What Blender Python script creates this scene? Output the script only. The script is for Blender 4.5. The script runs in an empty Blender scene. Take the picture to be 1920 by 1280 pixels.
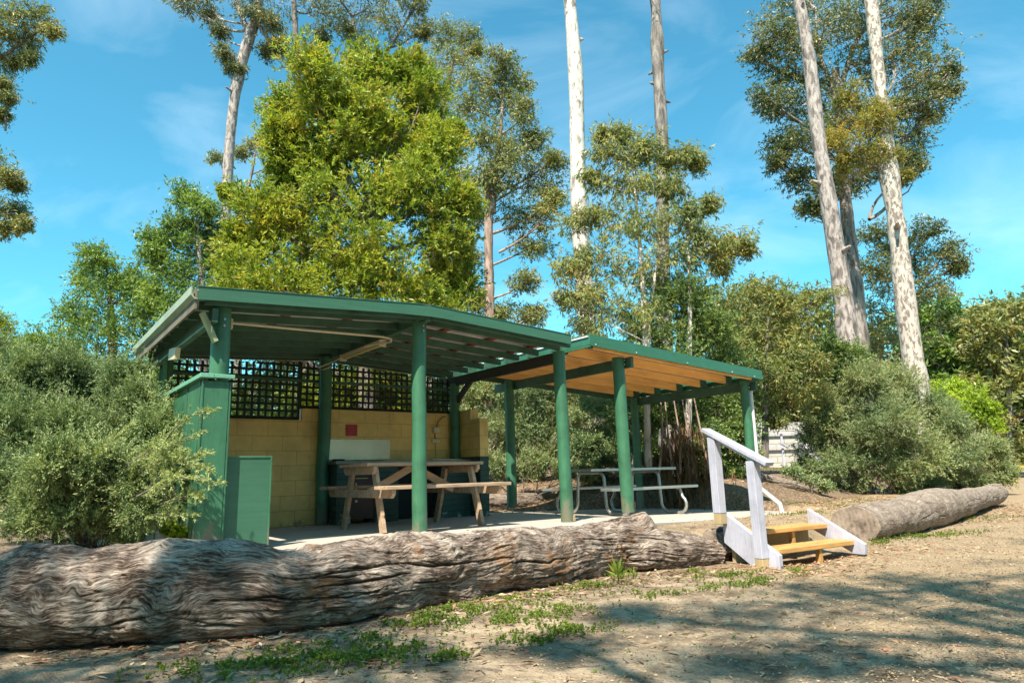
import bpy, math, numpy as np
from mathutils import Matrix, Vector
R_ = math.radians
scene = bpy.context.scene
col = scene.collection

# ------------------------------------------------------------------ camera
CAM = np.array([0, 0, .60])
FPX = 1251.0
_p, _r = R_(11.26), R_(-1.6)
FW = np.array([0, math.cos(_p), math.sin(_p)])
_U = np.array([0, -math.sin(_p), math.cos(_p)]); _R = np.array([1., 0, 0])
RT = _R*math.cos(_r)+_U*math.sin(_r)
UP = -_R*math.sin(_r)+_U*math.cos(_r)
cd = bpy.data.cameras.new('camera'); cam = bpy.data.objects.new('camera', cd); col.objects.link(cam)
M = Matrix(((RT[0], UP[0], -FW[0], CAM[0]), (RT[1], UP[1], -FW[1], CAM[1]), (RT[2], UP[2], -FW[2], CAM[2]), (0, 0, 0, 1)))
cam.matrix_world = M
cd.sensor_width = 36; cd.lens = FPX/1920*36; cd.clip_end = 3000; cd.clip_start = .05
scene.camera = cam

# ------------------------------------------------------------------ light
SUN = np.array([-.626, -1.734, 0]); SUN = SUN/np.linalg.norm(SUN)
ELEV = R_(55.6)
sd = np.array([SUN[0]*math.cos(ELEV), SUN[1]*math.cos(ELEV), math.sin(ELEV)])
w = bpy.data.worlds.new('World'); scene.world = w; w.use_nodes = True
nt = w.node_tree; nt.nodes.clear()
out = nt.nodes.new('ShaderNodeOutputWorld'); bg = nt.nodes.new('ShaderNodeBackground')
sky = nt.nodes.new('ShaderNodeTexSky'); sky.sky_type = 'NISHITA'; sky.sun_disc = False
sky.sun_elevation = ELEV; sky.sun_rotation = math.atan2(sd[0], sd[1])
sky.air_density = 1.0; sky.dust_density = .6; sky.ozone_density = 1.2
tint = nt.nodes.new('ShaderNodeMix'); tint.data_type = 'RGBA'; tint.blend_type = 'MULTIPLY'
tint.inputs[0].default_value = 1; tint.inputs[7].default_value = (.38, 1.0, .95, 1)
nt.links.new(sky.outputs[0], tint.inputs[6])
# thin high cirrus in the sky
tc = nt.nodes.new('ShaderNodeTexCoord'); mp = nt.nodes.new('ShaderNodeMapping')
mp.inputs['Rotation'].default_value = (.3, .5, .6); mp.inputs['Scale'].default_value = (1.2, 3.6, 5)
ns = nt.nodes.new('ShaderNodeTexNoise'); ns.inputs['Scale'].default_value = 1.6; ns.inputs['Detail'].default_value = 7
ns.inputs['Roughness'].default_value = .55; ns.inputs['Distortion'].default_value = .6
cr = nt.nodes.new('ShaderNodeMapRange'); cr.inputs[1].default_value = .47; cr.inputs[2].default_value = .85
cr.inputs[3].default_value = 0; cr.inputs[4].default_value = .22
mx = nt.nodes.new('ShaderNodeMix'); mx.data_type = 'RGBA'; mx.inputs[7].default_value = (6.8, 7.6, 8.0, 1)
nt.links.new(tc.outputs['Generated'], mp.inputs[0]); nt.links.new(mp.outputs[0], ns.inputs[0])
nt.links.new(ns.outputs[0], cr.inputs[0]); nt.links.new(cr.outputs[0], mx.inputs[0])
nt.links.new(tint.outputs[2], mx.inputs[6]); nt.links.new(mx.outputs[2], bg.inputs[0])
bg.inputs[1].default_value = .118
nt.links.new(bg.outputs[0], out.inputs[0])
sl = bpy.data.lights.new('sun', 'SUN'); sl.energy = 5.0; sl.angle = R_(.55); sl.color = (1, .91, .77)
so = bpy.data.objects.new('sun', sl); col.objects.link(so)
so.rotation_euler = Vector(sd).to_track_quat('Z', 'Y').to_euler()
scene.view_settings.view_transform = 'Standard'; scene.view_settings.look = 'None'
scene.view_settings.exposure = 1.15; scene.view_settings.gamma = 1

# ------------------------------------------------------------------ helpers
def ray(x, y): return FW*FPX+RT*(x-960)-UP*(y-640)
def PX(x, y, Y):
    d = ray(x, y); return CAM+d*(Y/d[1])
YAW = R_(37.3)
CP = np.array([.62732, 8.63006, 0.])
UV_U = np.array([math.cos(YAW), math.sin(YAW), 0]); UV_V = np.array([-math.sin(YAW), math.cos(YAW), 0])
def SW(u, v, z): return CP+u*UV_U+v*UV_V+np.array([0, 0, z])

# 2D gradient noise
_rs = np.random.RandomState(5); _perm = _rs.permutation(256); _perm = np.concatenate([_perm, _perm])
_ga = _rs.rand(256)*2*np.pi; _gx = np.cos(_ga); _gy = np.sin(_ga)
def noise2(x, y):
    x = np.asarray(x, float); y = np.asarray(y, float)
    xi = np.floor(x).astype(int); yi = np.floor(y).astype(int); xf = x-xi; yf = y-yi
    xi &= 255; yi &= 255
    def g(ix, iy, dx, dy):
        h = _perm[(_perm[ix & 255]+iy) & 255]; return _gx[h]*dx+_gy[h]*dy
    s = xf*xf*xf*(xf*(xf*6-15)+10); t = yf*yf*yf*(yf*(yf*6-15)+10)
    a = g(xi, yi, xf, yf); b = g(xi+1, yi, xf-1, yf); c = g(xi, yi+1, xf, yf-1); d = g(xi+1, yi+1, xf-1, yf-1)
    return (a*(1-s)+b*s)*(1-t)+(c*(1-s)+d*s)*t*1.0
def fbm(x, y, o=4):
    r = 0; a = 1.
    for i in range(o):
        r = r+a*noise2(x*2**i+17.3*i, y*2**i+9.1*i); a *= .5
    return r

def setp(o, label=None, cat=None, group=None, kind=None):
    if label: o['label'] = label
    if cat: o['category'] = cat
    if group: o['group'] = group
    if kind: o['kind'] = kind
    return o
def thing(name, loc, rz, label, cat, group=None):
    o = bpy.data.objects.new(name, None); col.objects.link(o); o.empty_display_size = .2
    o.location = tuple(float(c) for c in loc); o.rotation_euler = (0, 0, rz)
    return setp(o, label, cat, group)
def link(name, me, mat, parent=None, bevel=0, smooth=False):
    o = bpy.data.objects.new(name, me); col.objects.link(o)
    if mat:
        for m in (mat if isinstance(mat, (list, tuple)) else [mat]): me.materials.append(m)
    if parent: o.parent = parent
    if smooth: me.polygons.foreach_set('use_smooth', np.ones(len(me.polygons), bool))
    if bevel:
        b = o.modifiers.new('bevel', 'BEVEL'); b.width = bevel; b.segments = 2; b.limit_method = 'ANGLE'
    return o
def npmesh(name, V, F, tint=None, uv=None):
    me = bpy.data.meshes.new(name); V = np.asarray(V, np.float32); F = np.asarray(F, np.int32); k = F.shape[1]
    me.vertices.add(len(V)); me.vertices.foreach_set('co', V.ravel())
    me.loops.add(F.size); me.loops.foreach_set('vertex_index', F.ravel())
    me.polygons.add(len(F)); me.polygons.foreach_set('loop_start', np.arange(0, F.size, k, dtype=np.int32))
    me.polygons.foreach_set('loop_total', np.full(len(F), k, np.int32))
    if tint is not None:
        a = me.attributes.new('tint', 'FLOAT', 'FACE'); a.data.foreach_set('value', np.asarray(tint, np.float32))
    if uv is not None:
        l = me.uv_layers.new(name='UVMap'); l.data.foreach_set('uv', np.asarray(uv, np.float32)[F.ravel()].ravel())
    me.update(calc_edges=True)
    return me
class MB:
    def __init__(s): s.v = []; s.f = []
    def add(s, v, f):
        n = len(s.v); s.v += [tuple(float(c) for c in p) for p in v]; s.f += [tuple(i+n for i in q) for q in f]; return s
    def box(s, x0, x1, y0, y1, z0, z1):
        return s.add([(x0, y0, z0), (x1, y0, z0), (x1, y1, z0), (x0, y1, z0), (x0, y0, z1), (x1, y0, z1), (x1, y1, z1), (x0, y1, z1)],
                     [(0, 3, 2, 1), (4, 5, 6, 7), (0, 1, 5, 4), (1, 2, 6, 5), (2, 3, 7, 6), (3, 0, 4, 7)])
    def beam(s, a, b, wd, ht, up=(0, 0, 1)):   # rectangular bar from a to b
        a = np.array(a, float); b = np.array(b, float); d = b-a; d /= np.linalg.norm(d); up = np.array(up, float)
        x = np.cross(d, up); x /= np.linalg.norm(x); y = np.cross(x, d)
        c = [(-1, -1), (1, -1), (1, 1), (-1, 1)]
        v = [p+x*i*wd/2+y*j*ht/2 for p in (a, b) for i, j in c]
        return s.add(v, [(0, 1, 2, 3), (7, 6, 5, 4), (0, 4, 5, 1), (1, 5, 6, 2), (2, 6, 7, 3), (3, 7, 4, 0)])
    def prism(s, poly, axis, a, b):            # polygon in the plane normal to axis, extruded a..b
        n = len(poly)
        def P(p, t):
            return {'x': (t, p[0], p[1]), 'y': (p[0], t, p[1]), 'z': (p[0], p[1], t)}[axis]
        v = [P(p, a) for p in poly]+[P(p, b) for p in poly]
        f = [tuple(range(n)), tuple(range(2*n-1, n-1, -1))]+[(i, i+n, (i+1) % n+n, (i+1) % n) for i in range(n)]
        return s.add(v, f)
    def tube(s, pts, rad, n=10, cap=True):
        pts = np.array(pts, float); m = len(pts)
        rad = np.full(m, rad) if np.isscalar(rad) else np.array(rad, float)
        prev = None; rings = []
        for i in range(m):
            t = pts[min(i+1, m-1)]-pts[max(i-1, 0)]; t /= np.linalg.norm(t)+1e-9
            if prev is None:
                x = np.cross(t, (0, 0, 1) if abs(t[2]) < .9 else (1, 0, 0))
            else: x = prev-t*(prev@t)
            x /= np.linalg.norm(x)+1e-9; prev = x; y = np.cross(t, x)
            a = np.arange(n)*2*np.pi/n
            rings.append(pts[i]+rad[i]*(np.cos(a)[:, None]*x+np.sin(a)[:, None]*y))
        v = np.concatenate(rings); f = []
        for i in range(m-1):
            for j in range(n):
                k = (j+1) % n; f.append((i*n+j, i*n+k, (i+1)*n+k, (i+1)*n+j))
        if cap: f += [tuple(range(n-1, -1, -1)), tuple(range((m-1)*n, m*n))]
        return s.add(v, f)
    def build(s, name, mat, parent=None, bevel=0, smooth=False):
        me = bpy.data.meshes.new(name); me.from_pydata(s.v, [], s.f); me.update()
        import bmesh
        bm = bmesh.new(); bm.from_mesh(me); bmesh.ops.recalc_face_normals(bm, faces=bm.faces); bm.to_mesh(me); bm.free()
        o = link(name, me, mat, parent, bevel)
        if smooth:
            me.shade_smooth() if hasattr(me, 'shade_smooth') else None
            me.set_sharp_from_angle(angle=R_(40))
        return o

# ------------------------------------------------------------------ materials
def newmat(name):
    m = bpy.data.materials.new(name); m.use_nodes = True; t = m.node_tree
    return m, t, t.nodes['Principled BSDF']
def N(t, kind, **kw):
    n = t.nodes.new(kind)
    for k, v in kw.items():
        if k in n.inputs.keys(): n.inputs[k].default_value = v
        else: setattr(n, k, v)
    return n
def ramp(t, fac, stops):
    r = t.nodes.new('ShaderNodeValToRGB'); e = r.color_ramp.elements
    while len(e) > 1: e.remove(e[-1])
    e[0].position = stops[0][0]; e[0].color = (*stops[0][1], 1)
    for p, c in stops[1:]:
        q = e.new(p); q.color = (*c, 1)
    t.links.new(fac, r.inputs[0]); return r
def coords(t, kind='Object', scale=(1, 1, 1), rot=(0, 0, 0)):
    c = t.nodes.new('ShaderNodeTexCoord'); m = t.nodes.new('ShaderNodeMapping')
    m.inputs['Scale'].default_value = scale; m.inputs['Rotation'].default_value = rot
    t.links.new(c.outputs[kind], m.inputs[0]); return m.outputs[0]
def bump(t, b, h, strength=.3, dist=.01):
    n = N(t, 'ShaderNodeBump'); n.inputs['Strength'].default_value = strength; n.inputs['Distance'].default_value = dist
    t.links.new(h, n.inputs['Height']); t.links.new(n.outputs[0], b.inputs['Normal']); return n
def paint(name, c, rough=.5, var=.25, scale=(3, 3, 3), grain=(30, 30, 30), dirt=None, bs=.15, spec=.5, met=0, base=None):
    m, t, b = newmat(name)
    n1 = N(t, 'ShaderNodeTexNoise', Scale=1.5, Detail=6.0, Roughness=.65); t.links.new(coords(t, scale=scale), n1.inputs[0])
    n2 = N(t, 'ShaderNodeTexNoise', Scale=1.0, Detail=5.0, Roughness=.6); t.links.new(coords(t, scale=grain), n2.inputs[0])
    lo = tuple(x*(1-var) for x in c); hi = tuple(min(1, x*(1+var*.7)) for x in c)
    r = ramp(t, n1.outputs[0], [(.3, lo), (.5, c), (.72, hi)])
    colr = r.outputs[0]
    mx = N(t, 'ShaderNodeMix', data_type='RGBA', blend_type='MULTIPLY'); mx.inputs[0].default_value = .35
    r2 = ramp(t, n2.outputs[0], [(.3, (.6, .6, .6)), (.6, (1, 1, 1))])
    t.links.new(colr, mx.inputs[6]); t.links.new(r2.outputs[0], mx.inputs[7]); colr = mx.outputs[2]
    if dirt:
        n3 = N(t, 'ShaderNodeTexNoise', Scale=2.2, Detail=9.0, Roughness=.75); t.links.new(coords(t), n3.inputs[0])
        f = ramp(t, n3.outputs[0], [(dirt[1], (0, 0, 0)), (dirt[1]+.06, (1, 1, 1))])
        m3 = N(t, 'ShaderNodeMix', data_type='RGBA'); m3.inputs[7].default_value = (*dirt[0], 1)
        t.links.new(f.outputs[0], m3.inputs[0]); t.links.new(colr, m3.inputs[6]); colr = m3.outputs[2]
    if base:
        c9 = t.nodes.new('ShaderNodeTexCoord'); s9 = t.nodes.new('ShaderNodeSeparateXYZ'); t.links.new(c9.outputs['Object'], s9.inputs[0])
        r9 = N(t, 'ShaderNodeMapRange'); r9.inputs[1].default_value = base[0]; r9.inputs[2].default_value = base[1]; r9.inputs[3].default_value = .28; r9.inputs[4].default_value = -.08
        n9 = N(t, 'ShaderNodeTexNoise', Scale=9.0, Detail=7.0, Roughness=.7); t.links.new(coords(t, scale=(1, 1, .4)), n9.inputs[0])
        t.links.new(s9.outputs[2], r9.inputs[0]); a9 = N(t, 'ShaderNodeMath', operation='ADD'); t.links.new(r9.outputs[0], a9.inputs[0]); t.links.new(n9.outputs[0], a9.inputs[1])
        f9 = ramp(t, a9.outputs[0], [(.56, (0, 0, 0)), (.72, (.75, .75, .75))])
        m9 = N(t, 'ShaderNodeMix', data_type='RGBA'); m9.inputs[7].default_value = (.17, .14, .10, 1)
        t.links.new(f9.outputs[0], m9.inputs[0]); t.links.new(colr, m9.inputs[6]); colr = m9.outputs[2]
    t.links.new(colr, b.inputs['Base Color'])
    b.inputs['Roughness'].default_value = rough; b.inputs['Metallic'].default_value = met
    b.inputs['Specular IOR Level'].default_value = spec
    bump(t, b, n2.outputs[0], bs, .01)
    return m
GREEN = paint('green_paint_timber', (.042, .150, .080), .46, .3, grain=(60, 60, 4), dirt=((.13, .19, .12), .665), base=(-.05, .45))
GREENB = paint('green_paint_beam', (.04, .11, .07), .6, .4, grain=(6, 60, 60), dirt=((.12, .11, .08), .66))
GREENM = paint('green_sheet_metal', (.042, .135, .082), .46, .14, scale=(1.5, 6, 6), grain=(1.5, 40, 40), dirt=((.11, .17, .12), .70), bs=.05)
GREENN = paint('green_new_sheet_metal', (.035, .145, .082), .4, .14, grain=(1.5, 30, 30), bs=.03)
DARKB = paint('dark_stained_beam', (.03, .028, .022), .7, .35, grain=(6, 60, 60))
CREAM = paint('cream_plastic', (.62, .55, .38), .4, .1)
ZINC = paint('galvanised_sheet', (.78, .72, .70), .5, .15, grain=(2, 20, 20), met=.0)
RUST = paint('red_oxide_batten', (.30, .05, .03), .7, .35)
WHITEP = paint('white_flaking_paint', (.44, .44, .52), .6, .2, grain=(50, 50, 4), dirt=((.20, .15, .10), .655), bs=.4)
PINE = paint('treated_pine', (.52, .28, .09), .6, .28, scale=(2, 8, 8), grain=(4, 70, 70), dirt=((.2, .11, .05), .68), bs=.3)
RAFT = paint('orange_pine_rafter', (.90, .50, .15), .55, .25, scale=(1, 5, 5), grain=(2.5, 55, 55), dirt=((.3, .12, .03), .69), bs=.2)
TABLEW = paint('weathered_table_timber', (.41, .29, .195), .7, .38, scale=(2, 9, 9), grain=(4, 80, 80), dirt=((.12, .08, .05), .66), bs=.4)
RAWW = paint('raw_post_timber', (.40, .30, .16), .7, .3, grain=(60, 60, 5), bs=.3)
ALU = paint('dull_aluminium', (.50, .49, .46), .38, .12, grain=(2, 60, 60), met=.75)
PIPEM = paint('galvanised_pipe', (.46, .46, .43), .42, .2, met=.7)
STEEL = paint('brushed_stainless', (.62, .60, .52), .27, .12, grain=(1.5, 50, 3), met=.95, bs=.1)
MAROON = paint('maroon_cabinet_enamel', (.045, .022, .024), .4, .3)
PVC = paint('white_pvc', (.62, .62, .60), .35, .05)
LATT = paint('lattice_stain', (.018, .024, .017), .75, .3)
LATTG = paint('lattice_green', (.05, .17, .09), .6, .3)
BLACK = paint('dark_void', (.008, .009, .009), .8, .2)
REDS = paint('red_sign', (.55, .05, .06), .45, .12); REDT = paint('red_sign_lettering', (.10, .005, .005), .5, .1)
YELLP = paint('yellow_barrier_paint', (.55, .36, .05), .5, .15)
TUBE = paint('yellowed_tube_cover', (.60, .52, .16), .3, .1)

def blocks(name, c, bw, bh, mortar, uaxis='x', var=.12, dirt=None, mcol=(.62, .6, .55)):
    m, t, b = newmat(name)
    c0 = t.nodes.new('ShaderNodeTexCoord'); sp = t.nodes.new('ShaderNodeSeparateXYZ'); cb = t.nodes.new('ShaderNodeCombineXYZ')
    t.links.new(c0.outputs['Object'], sp.inputs[0])
    ad = N(t, 'ShaderNodeMath', operation='ADD'); t.links.new(sp.outputs[0], ad.inputs[0]); t.links.new(sp.outputs[1], ad.inputs[1])
    t.links.new(ad.outputs[0], cb.inputs[0]); t.links.new(sp.outputs[2], cb.inputs[1])
    br = N(t, 'ShaderNodeTexBrick'); br.inputs['Scale'].default_value = 1; br.inputs['Brick Width'].default_value = bw
    br.inputs['Row Height'].default_value = bh; br.inputs['Mortar Size'].default_value = mortar; br.inputs['Mortar Smooth'].default_value = .5
    br.inputs['Bias'].default_value = 0
    t.links.new(cb.outputs[0], br.inputs[0])
    n1 = N(t, 'ShaderNodeTexNoise', Scale=2.0, Detail=7.0, Roughness=.7); t.links.new(coords(t), n1.inputs[0])
    r = ramp(t, n1.outputs[0], [(.3, tuple(x*(1-var*1.5) for x in c)), (.55, c), (.75, tuple(x*(1+var) for x in c))])
    mm = N(t, 'ShaderNodeMix', data_type='RGBA', blend_type='MULTIPLY'); mm.inputs[0].default_value = 1
    r2 = ramp(t, br.outputs['Fac'], [(0, (1, 1, 1)), (1, mcol)])
    t.links.new(r.outputs[0], mm.inputs[6]); t.links.new(r2.outputs[0], mm.inputs[7]); cc = mm.outputs[2]
    if dirt:
        n3 = N(t, 'ShaderNodeTexNoise', Scale=5.0, Detail=9.0, Roughness=.8); t.links.new(coords(t), n3.inputs[0])
        sb = N(t, 'ShaderNodeMapRange'); sb.inputs[1].default_value = .02; sb.inputs[2].default_value = .26; sb.inputs[3].default_value = .14; sb.inputs[4].default_value = 0
        t.links.new(sp.outputs[2], sb.inputs[0]); a3 = N(t, 'ShaderNodeMath', operation='ADD'); t.links.new(n3.outputs[0], a3.inputs[0]); t.links.new(sb.outputs[0], a3.inputs[1])
        f = ramp(t, a3.outputs[0], [(.66, (0, 0, 0)), (.70, (1, 1, 1))])
        m3 = N(t, 'ShaderNodeMix', data_type='RGBA'); m3.inputs[7].default_value = (*dirt, 1)
        t.links.new(f.outputs[0], m3.inputs[0]); t.links.new(cc, m3.inputs[6]); cc = m3.outputs[2]
    t.links.new(cc, b.inputs['Base Color']); b.inputs['Roughness'].default_value = .6
    sc = N(t, 'ShaderNodeMath', operation='MULTIPLY_ADD'); sc.inputs[1].default_value = -1; sc.inputs[2].default_value = 1
    t.links.new(br.outputs['Fac'], sc.inputs[0])
    n4 = N(t, 'ShaderNodeTexNoise', Scale=60.0, Detail=4.0); t.links.new(coords(t), n4.inputs[0])
    a4 = N(t, 'ShaderNodeMath', operation='MULTIPLY_ADD'); a4.inputs[1].default_value = .25; t.links.new(n4.outputs[0], a4.inputs[0]); t.links.new(sc.outputs[0], a4.inputs[2])
    bump(t, b, a4.outputs[0], .5, .006)
    return m
YBLOCK = blocks('yellow_painted_block', (.72, .49, .16), .40, .20, .005, var=.22, mcol=(.66, .62, .55), dirt=(.34, .22, .09))
GBRICK = blocks('green_painted_brick', (.022, .062, .048), .24, .085, .008, dirt=(.45, .42, .36))
WBLOCK = blocks('whitewashed_block', (.46, .44, .40), .6, .22, .02, dirt=(.4, .38, .3))

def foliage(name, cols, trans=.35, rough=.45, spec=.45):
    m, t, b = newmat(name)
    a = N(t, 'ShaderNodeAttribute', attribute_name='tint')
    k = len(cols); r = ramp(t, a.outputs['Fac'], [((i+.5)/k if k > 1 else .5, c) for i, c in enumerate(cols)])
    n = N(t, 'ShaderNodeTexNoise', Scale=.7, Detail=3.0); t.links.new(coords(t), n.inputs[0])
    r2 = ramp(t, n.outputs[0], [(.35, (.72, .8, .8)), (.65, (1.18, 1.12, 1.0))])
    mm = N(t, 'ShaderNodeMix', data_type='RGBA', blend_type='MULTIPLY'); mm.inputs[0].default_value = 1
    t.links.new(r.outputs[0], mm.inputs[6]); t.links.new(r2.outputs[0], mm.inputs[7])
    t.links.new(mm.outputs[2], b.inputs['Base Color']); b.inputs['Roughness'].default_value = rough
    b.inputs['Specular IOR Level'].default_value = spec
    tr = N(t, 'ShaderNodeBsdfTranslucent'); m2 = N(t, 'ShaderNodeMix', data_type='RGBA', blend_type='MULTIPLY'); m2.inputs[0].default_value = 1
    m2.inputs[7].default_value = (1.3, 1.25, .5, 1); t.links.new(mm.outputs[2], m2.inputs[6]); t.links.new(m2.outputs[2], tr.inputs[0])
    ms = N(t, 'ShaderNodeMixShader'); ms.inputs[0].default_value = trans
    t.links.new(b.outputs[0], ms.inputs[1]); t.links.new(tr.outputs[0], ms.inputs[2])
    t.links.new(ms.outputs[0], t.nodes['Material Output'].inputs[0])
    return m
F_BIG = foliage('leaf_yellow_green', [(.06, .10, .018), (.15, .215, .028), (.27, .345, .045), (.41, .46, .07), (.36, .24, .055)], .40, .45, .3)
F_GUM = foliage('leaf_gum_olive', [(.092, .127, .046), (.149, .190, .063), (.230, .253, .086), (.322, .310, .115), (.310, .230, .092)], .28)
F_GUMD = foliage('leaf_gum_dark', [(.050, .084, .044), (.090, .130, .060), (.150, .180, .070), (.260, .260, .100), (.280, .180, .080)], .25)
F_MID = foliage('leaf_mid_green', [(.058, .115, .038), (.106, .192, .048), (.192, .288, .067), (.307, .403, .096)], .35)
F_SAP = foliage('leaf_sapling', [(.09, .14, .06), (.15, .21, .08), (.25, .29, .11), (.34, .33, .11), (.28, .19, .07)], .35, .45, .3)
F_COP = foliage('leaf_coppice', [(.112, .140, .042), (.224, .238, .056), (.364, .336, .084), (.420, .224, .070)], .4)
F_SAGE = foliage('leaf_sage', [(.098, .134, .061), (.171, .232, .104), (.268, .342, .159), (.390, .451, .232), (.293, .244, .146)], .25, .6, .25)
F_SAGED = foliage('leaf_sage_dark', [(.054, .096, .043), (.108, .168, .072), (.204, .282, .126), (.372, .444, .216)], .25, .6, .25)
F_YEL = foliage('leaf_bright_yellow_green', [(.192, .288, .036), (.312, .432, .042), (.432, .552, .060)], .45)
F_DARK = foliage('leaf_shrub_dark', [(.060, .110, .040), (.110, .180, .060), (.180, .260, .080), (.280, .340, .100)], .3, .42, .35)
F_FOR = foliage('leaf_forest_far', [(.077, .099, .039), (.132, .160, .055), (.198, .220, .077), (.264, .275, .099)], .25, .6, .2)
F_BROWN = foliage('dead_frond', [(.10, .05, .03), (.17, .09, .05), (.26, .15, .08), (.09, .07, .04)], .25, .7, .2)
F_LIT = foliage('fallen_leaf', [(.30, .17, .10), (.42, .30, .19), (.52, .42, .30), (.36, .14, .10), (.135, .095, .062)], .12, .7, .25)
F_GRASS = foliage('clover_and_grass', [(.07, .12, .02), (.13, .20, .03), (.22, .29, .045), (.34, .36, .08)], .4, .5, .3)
F_STRAW = foliage('wood_chip', [(.26, .20, .13), (.36, .27, .17), (.17, .115, .07), (.44, .36, .26)], .0, .8, .2)

def bark(name, stops, scale=(3, 3, 1.2), nsc=2.5, bs=.4):
    m, t, b = newmat(name)
    n = N(t, 'ShaderNodeTexNoise', Scale=nsc, Detail=6.0, Roughness=.6, Distortion=.6); t.links.new(coords(t, scale=scale), n.inputs[0])
    r = ramp(t, n.outputs[0], stops); t.links.new(r.outputs[0], b.inputs['Base Color'])
    b.inputs['Roughness'].default_value = .75
    n2 = N(t, 'ShaderNodeTexNoise', Scale=8.0, Detail=6.0, Roughness=.7); t.links.new(coords(t, scale=(3, 3, 1)), n2.inputs[0])
    bump(t, b, n2.outputs[0], bs, .03); return m
B_PALE = bark('bark_pale', [(.36, (.20, .165, .14)), (.43, (.40, .35, .30)), (.50, (.56, .51, .45)), (.7, (.64, .60, .54))])
B_GREY = bark('bark_grey', [(.34, (.055, .045, .04)), (.45, (.14, .115, .10)), (.57, (.27, .23, .20)), (.7, (.38, .33, .29))], (3, 3, .6))
B_SPOT = bark('bark_spotted', [(.38, (.16, .125, .10)), (.47, (.27, .22, .185)), (.495, (.45, .39, .33)), (.7, (.54, .48, .41))], (5, 5, 2.2), 2.2)
B_PINK = bark('bark_pinkgrey', [(.38, (.10, .08, .07)), (.46, (.21, .17, .15)), (.53, (.34, .285, .26)), (.7, (.45, .39, .35))], (4, 4, 1.4))
B_DARK = bark('bark_dark', [(.35, (.06, .048, .04)), (.5, (.13, .10, .085)), (.68, (.24, .19, .16))])
B_RED = bark('bark_redbrown', [(.35, (.14, .09, .07)), (.5, (.30, .20, .15)), (.68, (.45, .33, .26))], (3, 3, .7))

# ------------------------------------------------------------------ terrain
LX = [-40, -6, -2.81, -.9, .11, 1.86, 3.0, 3.9, 9.8, 14, 24, 60]
LY = [1.0, 3.2, 4.15, 4.75, 5.75, 6.9, 7.0, 8.25, 14.5, 20, 40, 160]
BX = [-60, -12, 0, 4.2, 6, 9, 14, 20, 60]; BY = [10, 11.8, 13.2, 11.5, 13.4, 17, 24, 42, 190]
def sm(t): t = np.clip(t, 0, 1); return t*t*(3-2*t)
def gz(x, y):
    x = np.asarray(x, float); y = np.asarray(y, float)
    d = (y-np.interp(x, LX, LY))*.8
    right = sm((x-3.0)/.8)
    z = -.285+.05*sm((x-2.9)/1.0)*sm((6-x)/2)
    z = z+(.255-.05*right)*sm(d/(.35+.5*right))
    e = y-np.interp(x, BX, BY)
    z = z+np.where(e > 0, .44*sm(e/2.2)+.035*np.clip(e, 0, 40), 0)
    z = z+.018*fbm(x*.9, y*.9, 3)+.008*fbm(x*5, y*5, 3)*np.exp(-np.clip(y-3, 0, 99)/6)
    # keep the earth below the concrete slab
    du = (x-CP[0])*UV_U[0]+(y-CP[1])*UV_U[1]; dv = (x-CP[0])*UV_V[0]+(y-CP[1])*UV_V[1]
    ins = sm((du+4.9)/.3)*sm((5.1-du)/.3)*sm((dv+1.1)/.3)*sm((3.3-dv)/.3)
    z = z*(1-ins)+np.minimum(z, -.09-.03*np.clip(du-.2, 0, 5))*ins
    # loose soil bank at the foot of the log on the left
    z = z+.05*np.exp(-((x+2.2)/1.3)**2-((y-3.25)/.35)**2)*(1+.5*fbm(x*6, y*6, 3))
    return z
def grow(a, b, step, far, k=1.13):
    c = list(np.arange(a, b, step)); s = step
    while c[-1] < far: s *= k; c.append(c[-1]+s)
    s = step; lo = []
    x = a
    while x > -far: s *= k; x -= s; lo.append(x)
    return np.array(lo[::-1]+c)
gx = grow(-4, 8.5, .045, 900); gy = grow(1.2, 13, .045, 900)
X, Yg = np.meshgrid(gx, gy); Z = gz(X, Yg)
nx, ny = len(gx), len(gy); idx = np.arange(nx*ny).reshape(ny, nx)
F = np.stack([idx[:-1, :-1], idx[:-1, 1:], idx[1:, 1:], idx[1:, :-1]], -1).reshape(-1, 4)
me = npmesh('ground', np.stack([X, Yg, Z], -1).reshape(-1, 3), F)
_e = Yg-np.interp(X, BX, BY); _dl = (Yg-np.interp(X, LX, LY))*.8
mul = np.maximum(sm((_e+.6)/.6)*.8, np.exp(-((_dl+.25)/.22)**2)*.55*(X < 3.4)); mul = np.maximum(mul, .75*sm((_dl-.6)/.4)*(X < -2.2))
_a = me.attributes.new('mulch', 'FLOAT', 'POINT'); _a.data.foreach_set('value', mul.astype(np.float32).ravel())
m, t, b = newmat('sandy_soil')
n1 = N(t, 'ShaderNodeTexNoise', Scale=.55, Detail=5.0, Roughness=.6); t.links.new(coords(t), n1.inputs[0])
n2 = N(t, 'ShaderNodeTexNoise', Scale=22.0, Detail=8.0, Roughness=.75); t.links.new(coords(t), n2.inputs[0])
n3 = N(t, 'ShaderNodeTexVoronoi', Scale=75.0); t.links.new(coords(t), n3.inputs[0])
n5 = N(t, 'ShaderNodeTexNoise', Scale=3.2, Detail=7.0, Roughness=.7, Distortion=.4); t.links.new(coords(t), n5.inputs[0])
ra = ramp(t, n5.outputs[0], [(.32, (.135, .095, .062)), (.46, (.245, .182, .122)), (.58, (.40, .305, .205)), (.75, (.47, .37, .255))])
rb = ramp(t, n2.outputs[0], [(.3, (.45, .4, .36)), (.48, (.92, .92, .92)), (.62, (1, 1, 1)), (.75, (1.15, 1.12, 1.08))])
mm = N(t, 'ShaderNodeMix', data_type='RGBA', blend_type='MULTIPLY'); mm.inputs[0].default_value = 1
t.links.new(ra.outputs[0], mm.inputs[6]); t.links.new(rb.outputs[0], mm.inputs[7])
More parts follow.
